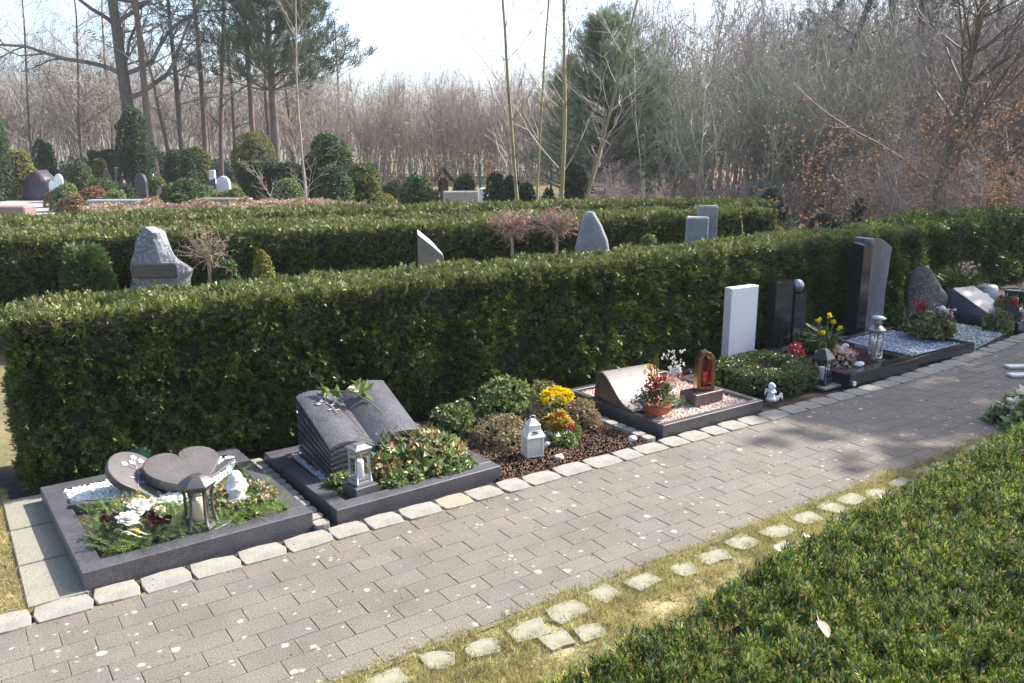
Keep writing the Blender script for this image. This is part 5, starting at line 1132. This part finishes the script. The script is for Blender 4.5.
# ---- beech with clinging brown leaves at the right
f_beech = LM('brown_beech_leaves', [(.29,.15,.07),(.22,.11,.05),(.35,.20,.09),(.18,.09,.045),(.40,.26,.14),(.25,.17,.11)], rough=.6, transl=.35, psc=1, var=.3)
tb_ = [T_clus(5, .075, .045, 25, 85, h=.05) for _ in range(3)]
sp_beech = [dict(n=12, w=.03, tip=.3), dict(k=(54, 58), n=7, w=.10, up=.07, ang=58, len=.44, s0=.10, rk=.40, fall=.5, tip=.2), dict(k=(7, 9), n=4, w=.15, up=.03, ang=42, len=.40, s0=.12, rk=.5, rmin=.005, tip=.4), dict(k=(3, 5), n=2, w=.2, ang=38, len=.45, s0=.1, rk=.6, rmin=.004, tip=.6)]
bt = bare_tree('beech_tree', 'large beech with a mossy trunk foot and rusty leaves on its lower branches', 924, 15.5, 6.8, .10, sp_beech, m_barkg, t_dark, (.015, 0))
crown_bm = [o for o in bt.children if o.name.startswith('crown')][0]
vv = np.array([v.co[:] for v in crown_bm.data.vertices]); vv = vv[(vv[:, 2] < 3.2) & (np.hypot(vv[:, 0], vv[:, 1]) > .5)]
sel = vv[rng.integers(0, len(vv), 12000)]; sel = sel[rng.random(len(sel)) < np.clip(1.25 - sel[:, 2] / 2.2, .03, 1)]
bunch('brown_leaves', f_beech, bt, sel + rng.normal(0, .05, sel.shape), None, tb_, .42)
for px, F, h, lab in ((820, 24, 8.0, 'tall pine with loose dark crown at the top of the right woods, left one'), (868, 26, 9.0, 'tall pine left of the large beech'), (905, 25, 8.6, 'tall pine behind the large beech'), (968, 24, 8.6, 'tall pine right behind the large beech'), (1008, 25, 8.8, 'tall pine at the right edge of the picture')):
    t = bare_tree('tall_pine', lab, px, F, h, .13, [dict(n=12, w=.03, tip=.4), dict(k=(18, 22), n=5, w=.15, up=.05, ang=68, len=.20, s0=.30, rk=.35, fall=.4, tip=.3), dict(k=(4, 6), n=3, w=.2, ang=45, len=.5, s0=.2, rk=.5, rmin=.008, tip=.5)], m_bark, t_dark, (random.uniform(-.05, .05), 0), leaf=(f_pine, [T_spray(12, .16, .09, .016, 45)], 8, 1.3, .2))
# tree outside the frame on the right that shades the far graves
sx, sy = 14.6, 2.8
t = thing('shade_tree', 'evergreen tree beyond the right edge whose shadow falls over the path and the far graves', 'tree', (sx, sy, 0))
a, b_, tips = treemesh([dict(n=10, w=.03, tip=.3), dict(k=26, n=6, w=.12, up=.03, ang=68, len=.36, s0=.35, rk=.45, fall=.45, tip=.2), dict(k=(6, 8), n=4, w=.18, ang=45, len=.4, s0=.2, rk=.5, rmin=.01, tip=.35)], 6.8, .2)
a.build('trunk', m_bark, t, smooth=True); b_.build('crown', t_dark, t)
P = []; D = []
for p, d in tips:
    for _ in range(20): P.append((p[0] + random.gauss(0, .22), p[1] + random.gauss(0, .22), p[2] + random.gauss(0, .2))); D.append(d)
bunch('leaves', f_dark, t, P, D, [T_clus(6, .15, .08, 15, 85, h=.08)], 1.1)

# ================================================================== WOODS (stuff): many multi-stemmed bare saplings in one mass
def thicket_templates(k, spec, h, r, stems=(4, 6), spread=.28):
    out = []
    for _ in range(k):
        S = [[] for _ in spec]; tips = []
        for s_ in range(random.randint(*stems)):
            grow(S, tips, (random.gauss(0, .12), random.gauss(0, .12), 0), nrm((random.gauss(0, spread), random.gauss(0, spread), 1)), h * random.uniform(.7, 1.1), r * random.uniform(.6, 1.1), 0, spec)
        mb = MB()
        for l in range(len(spec)):
            a = S[l]; mb.segs([q[0] for q in a], [q[1] for q in a], [q[2] for q in a], [q[3] for q in a], 3)
        V = np.concatenate([c[0] for c in mb.c]); off = 0; Fs = []
        for c in mb.c: Fs += [f for f in c[1]]
        out.append((V, np.concatenate(Fs)))
    return out
TK = thicket_templates(5, sp_sap, 1.0, .0075, (3, 5), .22)
def thicket(name, label, pts, hts, mat, wide=1., cat='woods'):
    mb = MB(); pts = np.asarray(pts); n = len(pts); h = rng.integers(0, len(TK), n)
    a = rng.uniform(0, 6.283, n); Rz = np.zeros((n, 3, 3)); Rz[:, 0, 0] = np.cos(a); Rz[:, 0, 1] = -np.sin(a); Rz[:, 1, 0] = np.sin(a); Rz[:, 1, 1] = np.cos(a); Rz[:, 2, 2] = 1
    sc = np.column_stack([hts * wide, hts * wide, hts])
    for j in range(len(TK)):
        m = h == j; mb.scat(TK[j], pts[m], Rz[m], sc[m])
    return tag(mb.build(name, mat), label, cat, kind='stuff')
def belt(px0, px1, F0, F1, n, h0, h1):
    px = rng.uniform(px0, px1, n); F = rng.uniform(F0, F1, n); P = np.array([(*spot(a, b_), 0) for a, b_ in zip(px, F)]); return P, rng.uniform(h0, h1, n)
for nm, lab, a, mat, wd in (
    ('bare_woods', 'brown bare woods filling the background behind the left graves', (-160, 330, 42, 60, 170, 4.8, 7.6), t_grey, .75),
    ('bare_woods', 'reddish brown young birch woods in the centre background', (300, 640, 38, 50, 210, 3.6, 5.4), t_red, .7),
    ('bare_thicket', 'taller purple brown thicket at the right background', (640, 1200, 26, 40, 180, 4.6, 7.8), t_red, .75),
    ('green_thicket', 'greenish twiggy thicket in front of the right woods', (640, 900, 19, 24, 44, 3.0, 4.4), t_green, .85),
    ('bare_thicket', 'grey brown thicket around the beech at the right', (780, 1220, 19, 27, 110, 3.2, 5.4), t_grey, .9)):
    P, hh = belt(*a); thicket(nm, lab, P, hh, mat, wd)
P, hh = belt(860, 1250, 13.5, 19, 46, .9, 1.9); thicket('leafy_underbrush', 'low twiggy undergrowth behind the hedge at the right', P, hh, t_grey, 1.1, 'undergrowth')
P, hh = belt(600, 900, 16, 20, 30, .8, 1.6); thicket('leafy_underbrush', 'low brown undergrowth below the greenish thicket', P, hh, t_red, 1.1, 'undergrowth')
# brown leaves caught in the undergrowth + forest floor
def cloud(name, label, px0, px1, F0, F1, z0, z1, n, mat, T, sc, cat):
    px = rng.uniform(px0, px1, n) + (rng.normal(0, 55, n) if name == 'brown_leaves' else 0); F = rng.uniform(F0, F1, n); P = np.array([(*spot(a, b_), z0 + (z1 - z0) * min(1.9, abs(random.gauss(0, .62)))) for a, b_ in zip(px, F)])
    k = np.array([noise.noise(Vector(p) * .9) + .5 * noise.noise(Vector(p) * 2.3) for p in P]) + rng.uniform(-.25, .25, n) > 0; P = P[k]; D = rnd3(len(P)); fr = frames(D)
    mb = MB().scat(T[0], P, fr, sc * rng.uniform(.7, 1.3, len(P))); return tag(mb.build(name, mat), label, cat, kind='stuff')
cloud('brown_leaves', 'rusty dead leaves clinging to the undergrowth around the beech', 850, 1230, 14, 21, .02, 1.5, 48000, f_beech, tb_, .5, 'leaves')
cloud('green_haze_leaves', 'fine grey green foliage in the right thicket', 640, 900, 18.5, 22, .3, 3.4, 7500, f_gry, [T_spray(10, .16, .06, .008, 30)], 1.0, 'foliage')
cloud('brown_leaves', 'dead brown leaves low in the centre woods behind the fence', 340, 640, 36, 40, 0, 1.6, 5000, f_beech, tb_, .8, 'leaves')
m_litter = M('beech_leaf_litter', (.34, .17, .08), (.18, .10, .05), sc=5, rough=1, bump=.02, bsc=30, speck=(.46, .27, .14), specks=26)
pf = [spot(600, 13.8), spot(780, 12.2), spot(1300, 11.8), spot(1500, 60), spot(560, 60)]
struct(MB().add([(x, y, -.022) for x, y in pf], [(0, 1, 2, 3, 4)]).build('forest_floor', m_litter))
Q = [spot(a, b_) for a, b_ in zip(rng.uniform(620, 1100, 9000), rng.uniform(12.5, 24, 9000))]
mb = MB().scat(tb_[0], np.array([(x, y, 0) for x, y in Q]), frames(rnd3(9000)), rng.uniform(.5, 1.1, 9000)); tag(mb.build('leaf_litter', f_beech), 'rusty leaf litter covering the woodland floor at the right', 'leaf litter', kind='stuff')
for px, F, w_, top, lab in ((768, 17, 40, 180, 'feathery blue green young conifer at the edge of the right thicket'), (720, 18, 30, 196, 'small blue green conifer left of the feathery one'), (955, 14.5, 46, 206, 'grey green low bush right of the beech foot'), (820, 15, 44, 208, 'low dark green bush behind the first hedge left of the beech'), (852, 15.5, 26, 190, 'thin young conifer left of the beech')):
    shrub('young_conifer', lab, 'shrub', px, F, w_, top, 'cone', f_blue, .9, 150, T=tfn)

# ================================================================== FAR CEMETERY
m_pav2 = M('pale_grey_far_path', (.36, .34, .31), (.28, .265, .245), sc=3, rough=.9)
def quadsheet(name, pts, z, mat): return struct(MB().add([(*spot(a, b_), z) for a, b_ in pts], [tuple(range(len(pts)))]).build(name, mat))
quadsheet('far_path', [(-60, 13.5), (92, 14.5), (62, 27), (44, 33), (14, 33), (-60, 30)], -.018, m_pav2)
quadsheet('far_lawn', [(-400, 13), (620, 13), (640, 46), (-500, 46)], -.024, M('patchy_far_lawn', (.16, .15, .06), (.22, .17, .09), sc=1.2, rough=1, speck=(.12, .15, .05), specks=9))
def fstone(label, px, F, wpx, top, mat, style='slab', z0=0, group=None, cat='gravestone', name='headstone', thick=.14, rz=None):
    w_ = wpx * F / FPX; h = zt(top, F); t = fthing(name, label, cat, px, F, (YAW - rad(90)) + (random.uniform(-.3, .3) if rz is None else rz))
    if style == 'slab': MB().box(-w_/2, -thick/2, 0, w_/2, thick/2, h).build('stone', mat, t, bevel=min(.02, w_*.1))
    elif style == 'round':
        o_ = [(-w_/2, 0), (w_/2, 0), (w_/2, h*.72)] + [(w_/2 * math.cos(a), h*.72 + h*.28*math.sin(a)) for a in np.linspace(.2, math.pi, 9)]; n = len(o_)
        MB().add([(x_, -thick/2, z_) for x_, z_ in o_] + [(x_, thick/2, z_) for x_, z_ in o_], [tuple(range(n)), tuple(range(n, 2*n))[::-1]] + [(i, n+i, n+(i+1) % n, (i+1) % n) for i in range(n)]).build('stone', mat, t, bevel=.012)
    elif style == 'rock': rockmesh([(-w_/2, 0), (-w_*.45, h*.5), (-w_*.2, h*.9), (w_*.05, h), (w_*.3, h*.75), (w_/2, h*.3), (w_/2, 0)], thick*2, .02, px, nzv=10).build('stone', mat, t, smooth=True)
    elif style == 'wedge': MB().add([(-w_/2, -thick, 0), (w_/2, -thick, 0), (w_/2, thick, 0), (-w_/2, thick, 0), (-w_/2, -thick*.6, h*.55), (w_/2, -thick*.6, h*.75), (w_/2, thick*.4, h), (-w_/2, thick*.4, h*.8)], [(0,3,2,1),(4,5,6,7),(0,1,5,4),(1,2,6,5),(2,3,7,6),(3,0,4,7)]).build('stone', mat, t, bevel=.02)
    MB().box(-w_*.58, -thick*.8, 0, w_*.58, thick*.8, .06).build('plinth', m_greyst, t, bevel=.01)
    return t
m_dkp = M('dark_purple_stone', (.085, .06, .075), (.05, .04, .05), sc=6, rough=.4)
fstone('broad dark purple stone mound in front of the round golden bush', 54, 28, 34, 170, m_dkp, 'rock', thick=.5)
fstone('small white stone, left of two right of the purple stone mound', 65, 26.5, 7, 180, m_white, 'round'); fstone('small white rounded stone, right of two beside the purple stone mound', 71, 26.5, 8, 174, m_white, 'round')
fstone('narrow dark blue stone leaning left of the light green bush', 104, 27, 9, 178, m_grang, 'wedge'); fstone('pale grey pointed stone behind the light green bush', 117, 29, 11, 168, m_greyst, 'rock')
fstone('small pink grey stone left of the tall column conifer', 130, 30, 7, 167, m_sand, 'slab'); fstone('lilac grey low stone behind the round dark bush', 134, 27, 10, 180, m_dkp, 'rock')
fstone('tall dark polished stone with rounded top in front of the column conifer', 151, 23.5, 11, 173, M('dark_blue_granite', (.06, .065, .085), (.04, .045, .055), sc=9, rough=.2), 'round')
fstone('white and pink stone right of the tall dark stone', 162, 29, 9, 170, m_white, 'rock'); fstone('reddish stone with a green top left of the big leafy bush', 172, 23.5, 14, 184, M('reddish_stone', (.22, .13, .10), (.16, .16, .13), sc=6, rough=.6), 'wedge')
fstone('dark slanting stone right of the big leafy bushes', 218, 25.5, 12, 177, m_dkp, 'wedge'); fstone('tall narrow white stone beside the dark slanting stone', 221, 26.5, 6, 170, m_white, 'slab', thick=.1)
fstone('broad white rounded stone in front of the fence', 231, 26, 13, 176, m_white, 'round'); fstone('light grey narrow stone left of the yellow topped hedge', 252, 25, 7, 176, m_greyst, 'slab')
fstone('wide low pale granite wall stone in front of the dark tall stone', 128, 17.5, 58, 199.5, m_greyst, 'slab', thick=.3, cat='grave wall', name='low_wall', rz=.1)
fstone('wide low brownish stone border left of the round green bush', 232, 17.5, 50, 198, m_sand, 'slab', thick=.3, cat='grave wall', name='low_wall', rz=0)
fstone('reddish brown flat stone slab on the pale far path at the left edge', 18, 15.5, 44, 206, M('red_brown_slab', (.25, .16, .145), (.20, .13, .12), sc=8, rough=.6), 'slab', thick=.4, cat='stone slab', name='stone_slab', rz=0)
fstone('wide pale granite headstone in front of the dark clipped bushes in the centre', 462, 17.0, 35, 191, M('pale_pitted_granite', (.38, .34, .30), (.30, .27, .24), sc=10, rough=.85, speck=(.22, .2, .18), specks=90), 'slab', rz=.12)
fstone('white narrow stone between the fence post and the clipped column bushes', 484, 25, 8, 188, m_white, 'slab'); fstone('small white stone right of the leaning young tree', 535, 25, 5, 195, m_white, 'slab'); fstone('small bluish stone near the young trees', 545, 25, 9, 196, m_grang, 'slab')
t = fthing('wooden_shrine', 'small reddish wooden shrine with a pitched roof in the centre background', 'wooden shrine', 445, 21, YAW - rad(90) + .3)
MB().box(-.07, -.07, 0, .07, .07, zt(178, 21)).build('post', m_wood, t); zz = zt(181, 21)
for s_ in (-1, 1): MB().add([(0, -.18, zz + .34), (0, .18, zz + .34), (s_*.26, .18, zz), (s_*.26, -.18, zz), (0, -.18, zz + .30), (0, .18, zz + .30), (s_*.23, .18, zz - .02), (s_*.23, -.18, zz - .02)], [(0,1,2,3),(4,7,6,5),(0,3,7,4),(1,5,6,2),(3,2,6,7),(0,4,5,1)]).build('roof', m_wood, t)
MB().box(-.12, -.02, zz - .25, .12, .08, zz + .02).build('niche', m_wood, t)
SL = [('column_conifer', 'dark green pointed conifer at the left edge, left one of two', 4, 27, 22, 122, 'column', f_dark), ('column_conifer', 'dark green pointed conifer at the left edge, right one of two', 16, 27.5, 20, 117, 'column', f_mid),
 ('golden_ball_bush', 'rounded golden green clipped bush left of the purple stone', 34, 28, 26, 150, 'column', f_gold), ('dark_cypress', 'dark green slim bush right of the golden one, left half of a pair', 57, 31, 14, 140, 'column', f_dark), ('dark_cypress', 'dark green slim bush right of the golden one, right half of a pair', 64, 31.5, 11, 145, 'column', f_dark),
 ('dark_bush', 'low dark evergreen bush cut by the left edge of the picture', -2, 24, 24, 180, 'ball', f_dark), ('clipped_bush', 'dark green flat topped clipped bush behind the red heather', 92, 27, 22, 163, 'column', f_mid), ('dark_cypress', 'very thin dark column behind the flat topped bush', 106, 31, 6, 150, 'column', f_dark),
 ('yellow_bush', 'yellowish loose bush right of the thin dark column', 112, 29, 16, 160, 'dome', f_gold), ('dark_hedge', 'dark box shaped hedge left of the tall column conifer', 126, 34, 34, 153, 'box', f_dark),
 ('column_conifer', 'large massive dark green column conifer below the oak', 148, 29, 33, 108, 'column', f_dark), ('light_green_bush', 'fresh green spreading bush in front of the pale pointed stone', 114, 24, 36, 180, 'dome', f_mid), ('round_bush', 'small round dark bush left of the tall dark stone', 136, 22.5, 17, 186, 'ball', f_dark),
 ('golden_bush', 'round yellow green bush right of the tall dark stone', 165, 26, 20, 177, 'dome', f_olive), ('rhododendron', 'big dark leafy bush in the left middle', 186, 27, 26, 152, 'dome', f_dark), ('dark_cypress', 'narrow dark cone in front of the olive bush', 198, 26, 12, 150, 'column', f_dark), ('olive_bush', 'tall olive green bush behind the narrow dark cone', 206, 29, 28, 146, 'column', f_olive),
 ('leafy_bush', 'broad low leafy bush at the front of the left far graves', 194, 21, 54, 181, 'dome', f_mid), ('leafy_bush', 'small pale leafy bush right of the broad leafy one', 214, 22, 20, 188, 'dome', f_lime), ('olive_tree', 'loose yellow green tree behind the yellow topped hedge', 262, 30, 40, 134, 'ball', f_olive),
 ('clipped_hedge_block', 'narrow hedge block with a golden top', 258, 24.5, 19, 164, 'box', f_dark), ('clipped_hedge_block', 'dark wide hedge block left of the pale thin tree', 283, 25, 42, 165, 'box', f_dark),  ('round_bush', 'round fresh green bush in front of the dark hedge block', 293, 21, 28, 181, 'ball', f_lime), ('dense_conifer', 'big dark conifer right of the pale thin tree', 337, 22.5, 50, 133, 'dome', f_mid), ('dense_conifer', 'small dark conifer at the left foot of the big one', 318, 22, 30, 154, 'dome', f_dark), ('dense_conifer', 'lighter green bushy conifer at the right foot of the big one', 366, 20.5, 42, 166, 'dome', f_olive), ('dense_conifer', 'rounded dark conifer in front of the big one', 338, 19.5, 40, 166, 'dome', f_mid),
 ('feathery_bush', 'upright feathery green bush left of the wooden shrine', 419, 19.5, 31, 177, 'column', f_mid), ('low_evergreen', 'low dark evergreen right of the conifer group', 396, 28, 30, 181, 'dome', f_dark), ('round_bush', 'rounded dark bush behind the pale granite headstone', 466, 21, 24, 175, 'dome', f_mid),
 ('clipped_column_bush', 'clipped dark column bush in the centre, left one', 497, 20.5, 22, 175, 'column', f_dark), ('clipped_column_bush', 'clipped dark column bush in the centre, middle one', 511, 20.8, 20, 177, 'column', f_dark), ('clipped_column_bush', 'smaller clipped bush in the centre, right one', 526, 21, 17, 184, 'column', f_mid),
 ('round_bush', 'small dark bush between the thin young trees', 548, 21, 10, 189, 'dome', f_dark), ('column_conifer', 'dark column bush at the foot of the pine', 573, 20, 27, 167, 'column', f_dark), ('dark_bush', 'dark round bush beside the blue fence post', 372, 30, 16, 166, 'box', f_dark)]
for nm, lab, px, F, w_, top, shp, mat in SL:
    t = shrub(nm, lab, 'shrub' if 'hedge' not in lab else 'hedge block', px, F, w_, top, shp, mat, 1.0, 420, depth=.9)
    if 'golden top' in lab: bunch('golden_growth', f_gold, t, np.column_stack([rng.uniform(-.27, .27, 260), rng.uniform(-.24, .24, 260), rng.uniform(zt(168, 24.5), zt(163, 24.5), 260)]), None, tf, 1.)
for px, F, w_, top, mat, lab in ((66, 24.5, 20, 191, f_red, 'red heather patch beside the far path, left part'), (75, 23, 26, 185, f_lime, 'yellow green leafy plants above the red heather'), (86, 21.5, 36, 195, f_red, 'red heather patch along the far path, right part'), (104, 22, 34, 187, f_red, 'reddish low shrubs left of the fresh green bush'),
        (125, 20.5, 24, 191, f_lime, 'pale green low plants in front of the round dark bush'), (240, 22, 34, 191, f_olive, 'low olive plants in front of the white rounded stone'), (386, 21, 30, 196, f_gold, 'low yellow plants right of the conifer group'), (408, 24, 14, 186, f_red, 'red flowering plants in the centre background'), (436, 22, 16, 190, f_red, 'red plants left of the pale granite headstone'), (606, 21, 60, 200, f_dark, 'low dark ground plants below the large green pine')):
    shrub('bedding_plants', lab, 'plants', px, F, w_, top, 'dome', mat, .9, 420)
# woods edge low evergreen + ivy at left
for px, F, w_, top, lab in ((98, 38, 60, 160, 'dark low evergreen at the far edge of the left woods'), (170, 38, 40, 150, 'dark evergreen bush right of the column conifer'), (228, 40, 40, 160, 'grey green bush in front of the left woods')):
    shrub('wood_edge_bush', lab, 'shrub', px, F, w_, top, 'dome', f_blue, 1.8, 200)

# fence with green posts
t = thing('green_fence', 'green wire fence with slim posts in front of the bare woods', 'fence', (*spot(420, 31), 0)); o0 = np.array([*spot(420, 31), 0])
m_fence = M('green_fence_paint', (.03, .16, .14), (.025, .12, .11), sc=6, rough=.5)
fx = [160, 184, 209, 234, 262, 292, 325, 344, 378, 413, 447, 481, 516, 550, 584, 618, 652, 690]; fp = []
for k, px in enumerate(fx):
    x, y = spot(px, 31 - .004 * px); fp.append((x - o0[0], y - o0[1])); h = zt(163, 29.4)
    MB().tube([(x - o0[0], y - o0[1], 0), (x - o0[0], y - o0[1], h)], .045, 6).build('post', m_fence, t)
A = []; B = []
for (a, b_) in zip(fp[:-1], fp[1:]):
    for z in np.arange(.05, 1.22, .10): A.append((*a, z)); B.append((*b_, z))
    L_ = math.dist(a, b_); n = int(L_ / .12)
    for i in range(n): u = i / n; x_ = a[0] + (b_[0]-a[0]) * u; y_ = a[1] + (b_[1]-a[1]) * u; A.append((x_, y_, .05)); B.append((x_, y_, 1.22))
MB().segs(A, B, np.full(len(A), .0035), np.full(len(A), .0035), 3).build('wire_mesh', m_fence, t)

# ================================================================== NEAR RIGHT: bouquet + fallen leaf
t = thing('funeral_bouquet', 'bouquet of pale yellow flowers and white edged leaves at the right picture edge', 'bouquet', (5.72, 2.36, .0))
P, D = dome(150, .30, .20, .14); bunch('leaves', m_varieg, t, P, D, tl_l, 1.3); P, D = dome(130, .27, .19, .17); bunch('yellow_flowers', m_cream, t, P, D, tl_petal, 2.2); P, D = dome(36, .24, .17, .17); bunch('lilies', m_wpet, t, P, D, tl_l, 1.3)
mb = MB()
for k in range(16):
    a = random.uniform(2.2, 5.2); l_ = random.uniform(.13, .22); mb.add(quadleaf((.1*math.cos(a), .1*math.sin(a), .06), (math.cos(a), math.sin(a), random.uniform(.0, .5)), .05, l_, (0, 0, 1), .2), [(0,1,2,3)])
mb.build('white_edged_leaves', m_wpet, t)
for k, (x, y, lab) in enumerate(((7.2, 2.92, 'white wooden board lying on the path edge behind the bouquet, far one'), (6.95, 2.78, 'white wooden board lying on the path edge behind the bouquet, near one'))):
    o = MB().box(-.4, -.04, 0, .4, .04, .02).build('white_board', m_wpaint, bevel=.003); o.location = (x + .1, y, .004); o.rotation_euler = (0, 0, rad(-32)); tag(o, lab, 'board')
mb = MB(); V = []; n = 9
for j in range(5):
    v = j / 4
    for i in range(3): V.append(((i - 1) * .016 * math.sin(math.pi * (.12 + .78 * v)), .055 * v, .006 * abs(i - 1) + .008 * math.sin(v * 3)))
mb.add(V, [(j*3+i, j*3+i+1, j*3+i+4, j*3+i+3) for j in range(4) for i in range(2)]).tube([(0, .05, .006), (.004, .07, .012), (.01, .078, .02)], .0015, 5)
o = mb.build('fallen_leaf', M('dry_pink_leaf', (.50, .34, .27), (.40, .26, .20), sc=30, rough=.6), smooth=True); o.location = (1.82, 1.17, .475); o.rotation_euler = (.3, .1, rad(-20)); tag(o, 'single dry pinkish leaf lying on top of the front hedge', 'fallen leaf')

# ================================================================== WHAT STANDS BEHIND THE CAMERA (mirrored in the polished stones)
hedge('tall_hedge', 'tall evergreen hedge on the far side behind the viewer', [(-16, -8.2, -7.2, 3.4), (14, -8.8, -7.8, 3.6)], [T_clus(6, .22, .11, 15, 80, h=.1)], 130, [m_yew, m_yew], sc=1., amp=.12, inset=.12, tipfrac=0)

def crumbs(name, label, poly, n, mat, sz):
    P = polypts(poly, n); k = len(P); b0 = bend(P[:, 0]); mb = MB()
    mb.scat(T_peb(1, .5), np.column_stack([P[:, 0], P[:, 1] + b0, rng.uniform(.001, .004, k)]), frames(rnd3(k)), sz * rng.uniform(.5, 1.4, k)); return tag(mb.build(name, mat), label, 'debris', kind='stuff')
crumbs('soil_crumbs', 'crumbs of soil and bark spilled over the edge of the path below the graves', rect(-.1, 3.30, 7, 3.50), 330, g_mulch, .0035)
crumbs('grit', 'small grit and dry bits scattered thinly over the paved path', rect(-.2, 2.4, 7, 3.34), 60, g_mulch, .0028)
crumbs('grit', 'small pale grit along the mossy near edge of the path', rect(.6, 2.36, 6, 2.46), 500, g_pink, .0022)
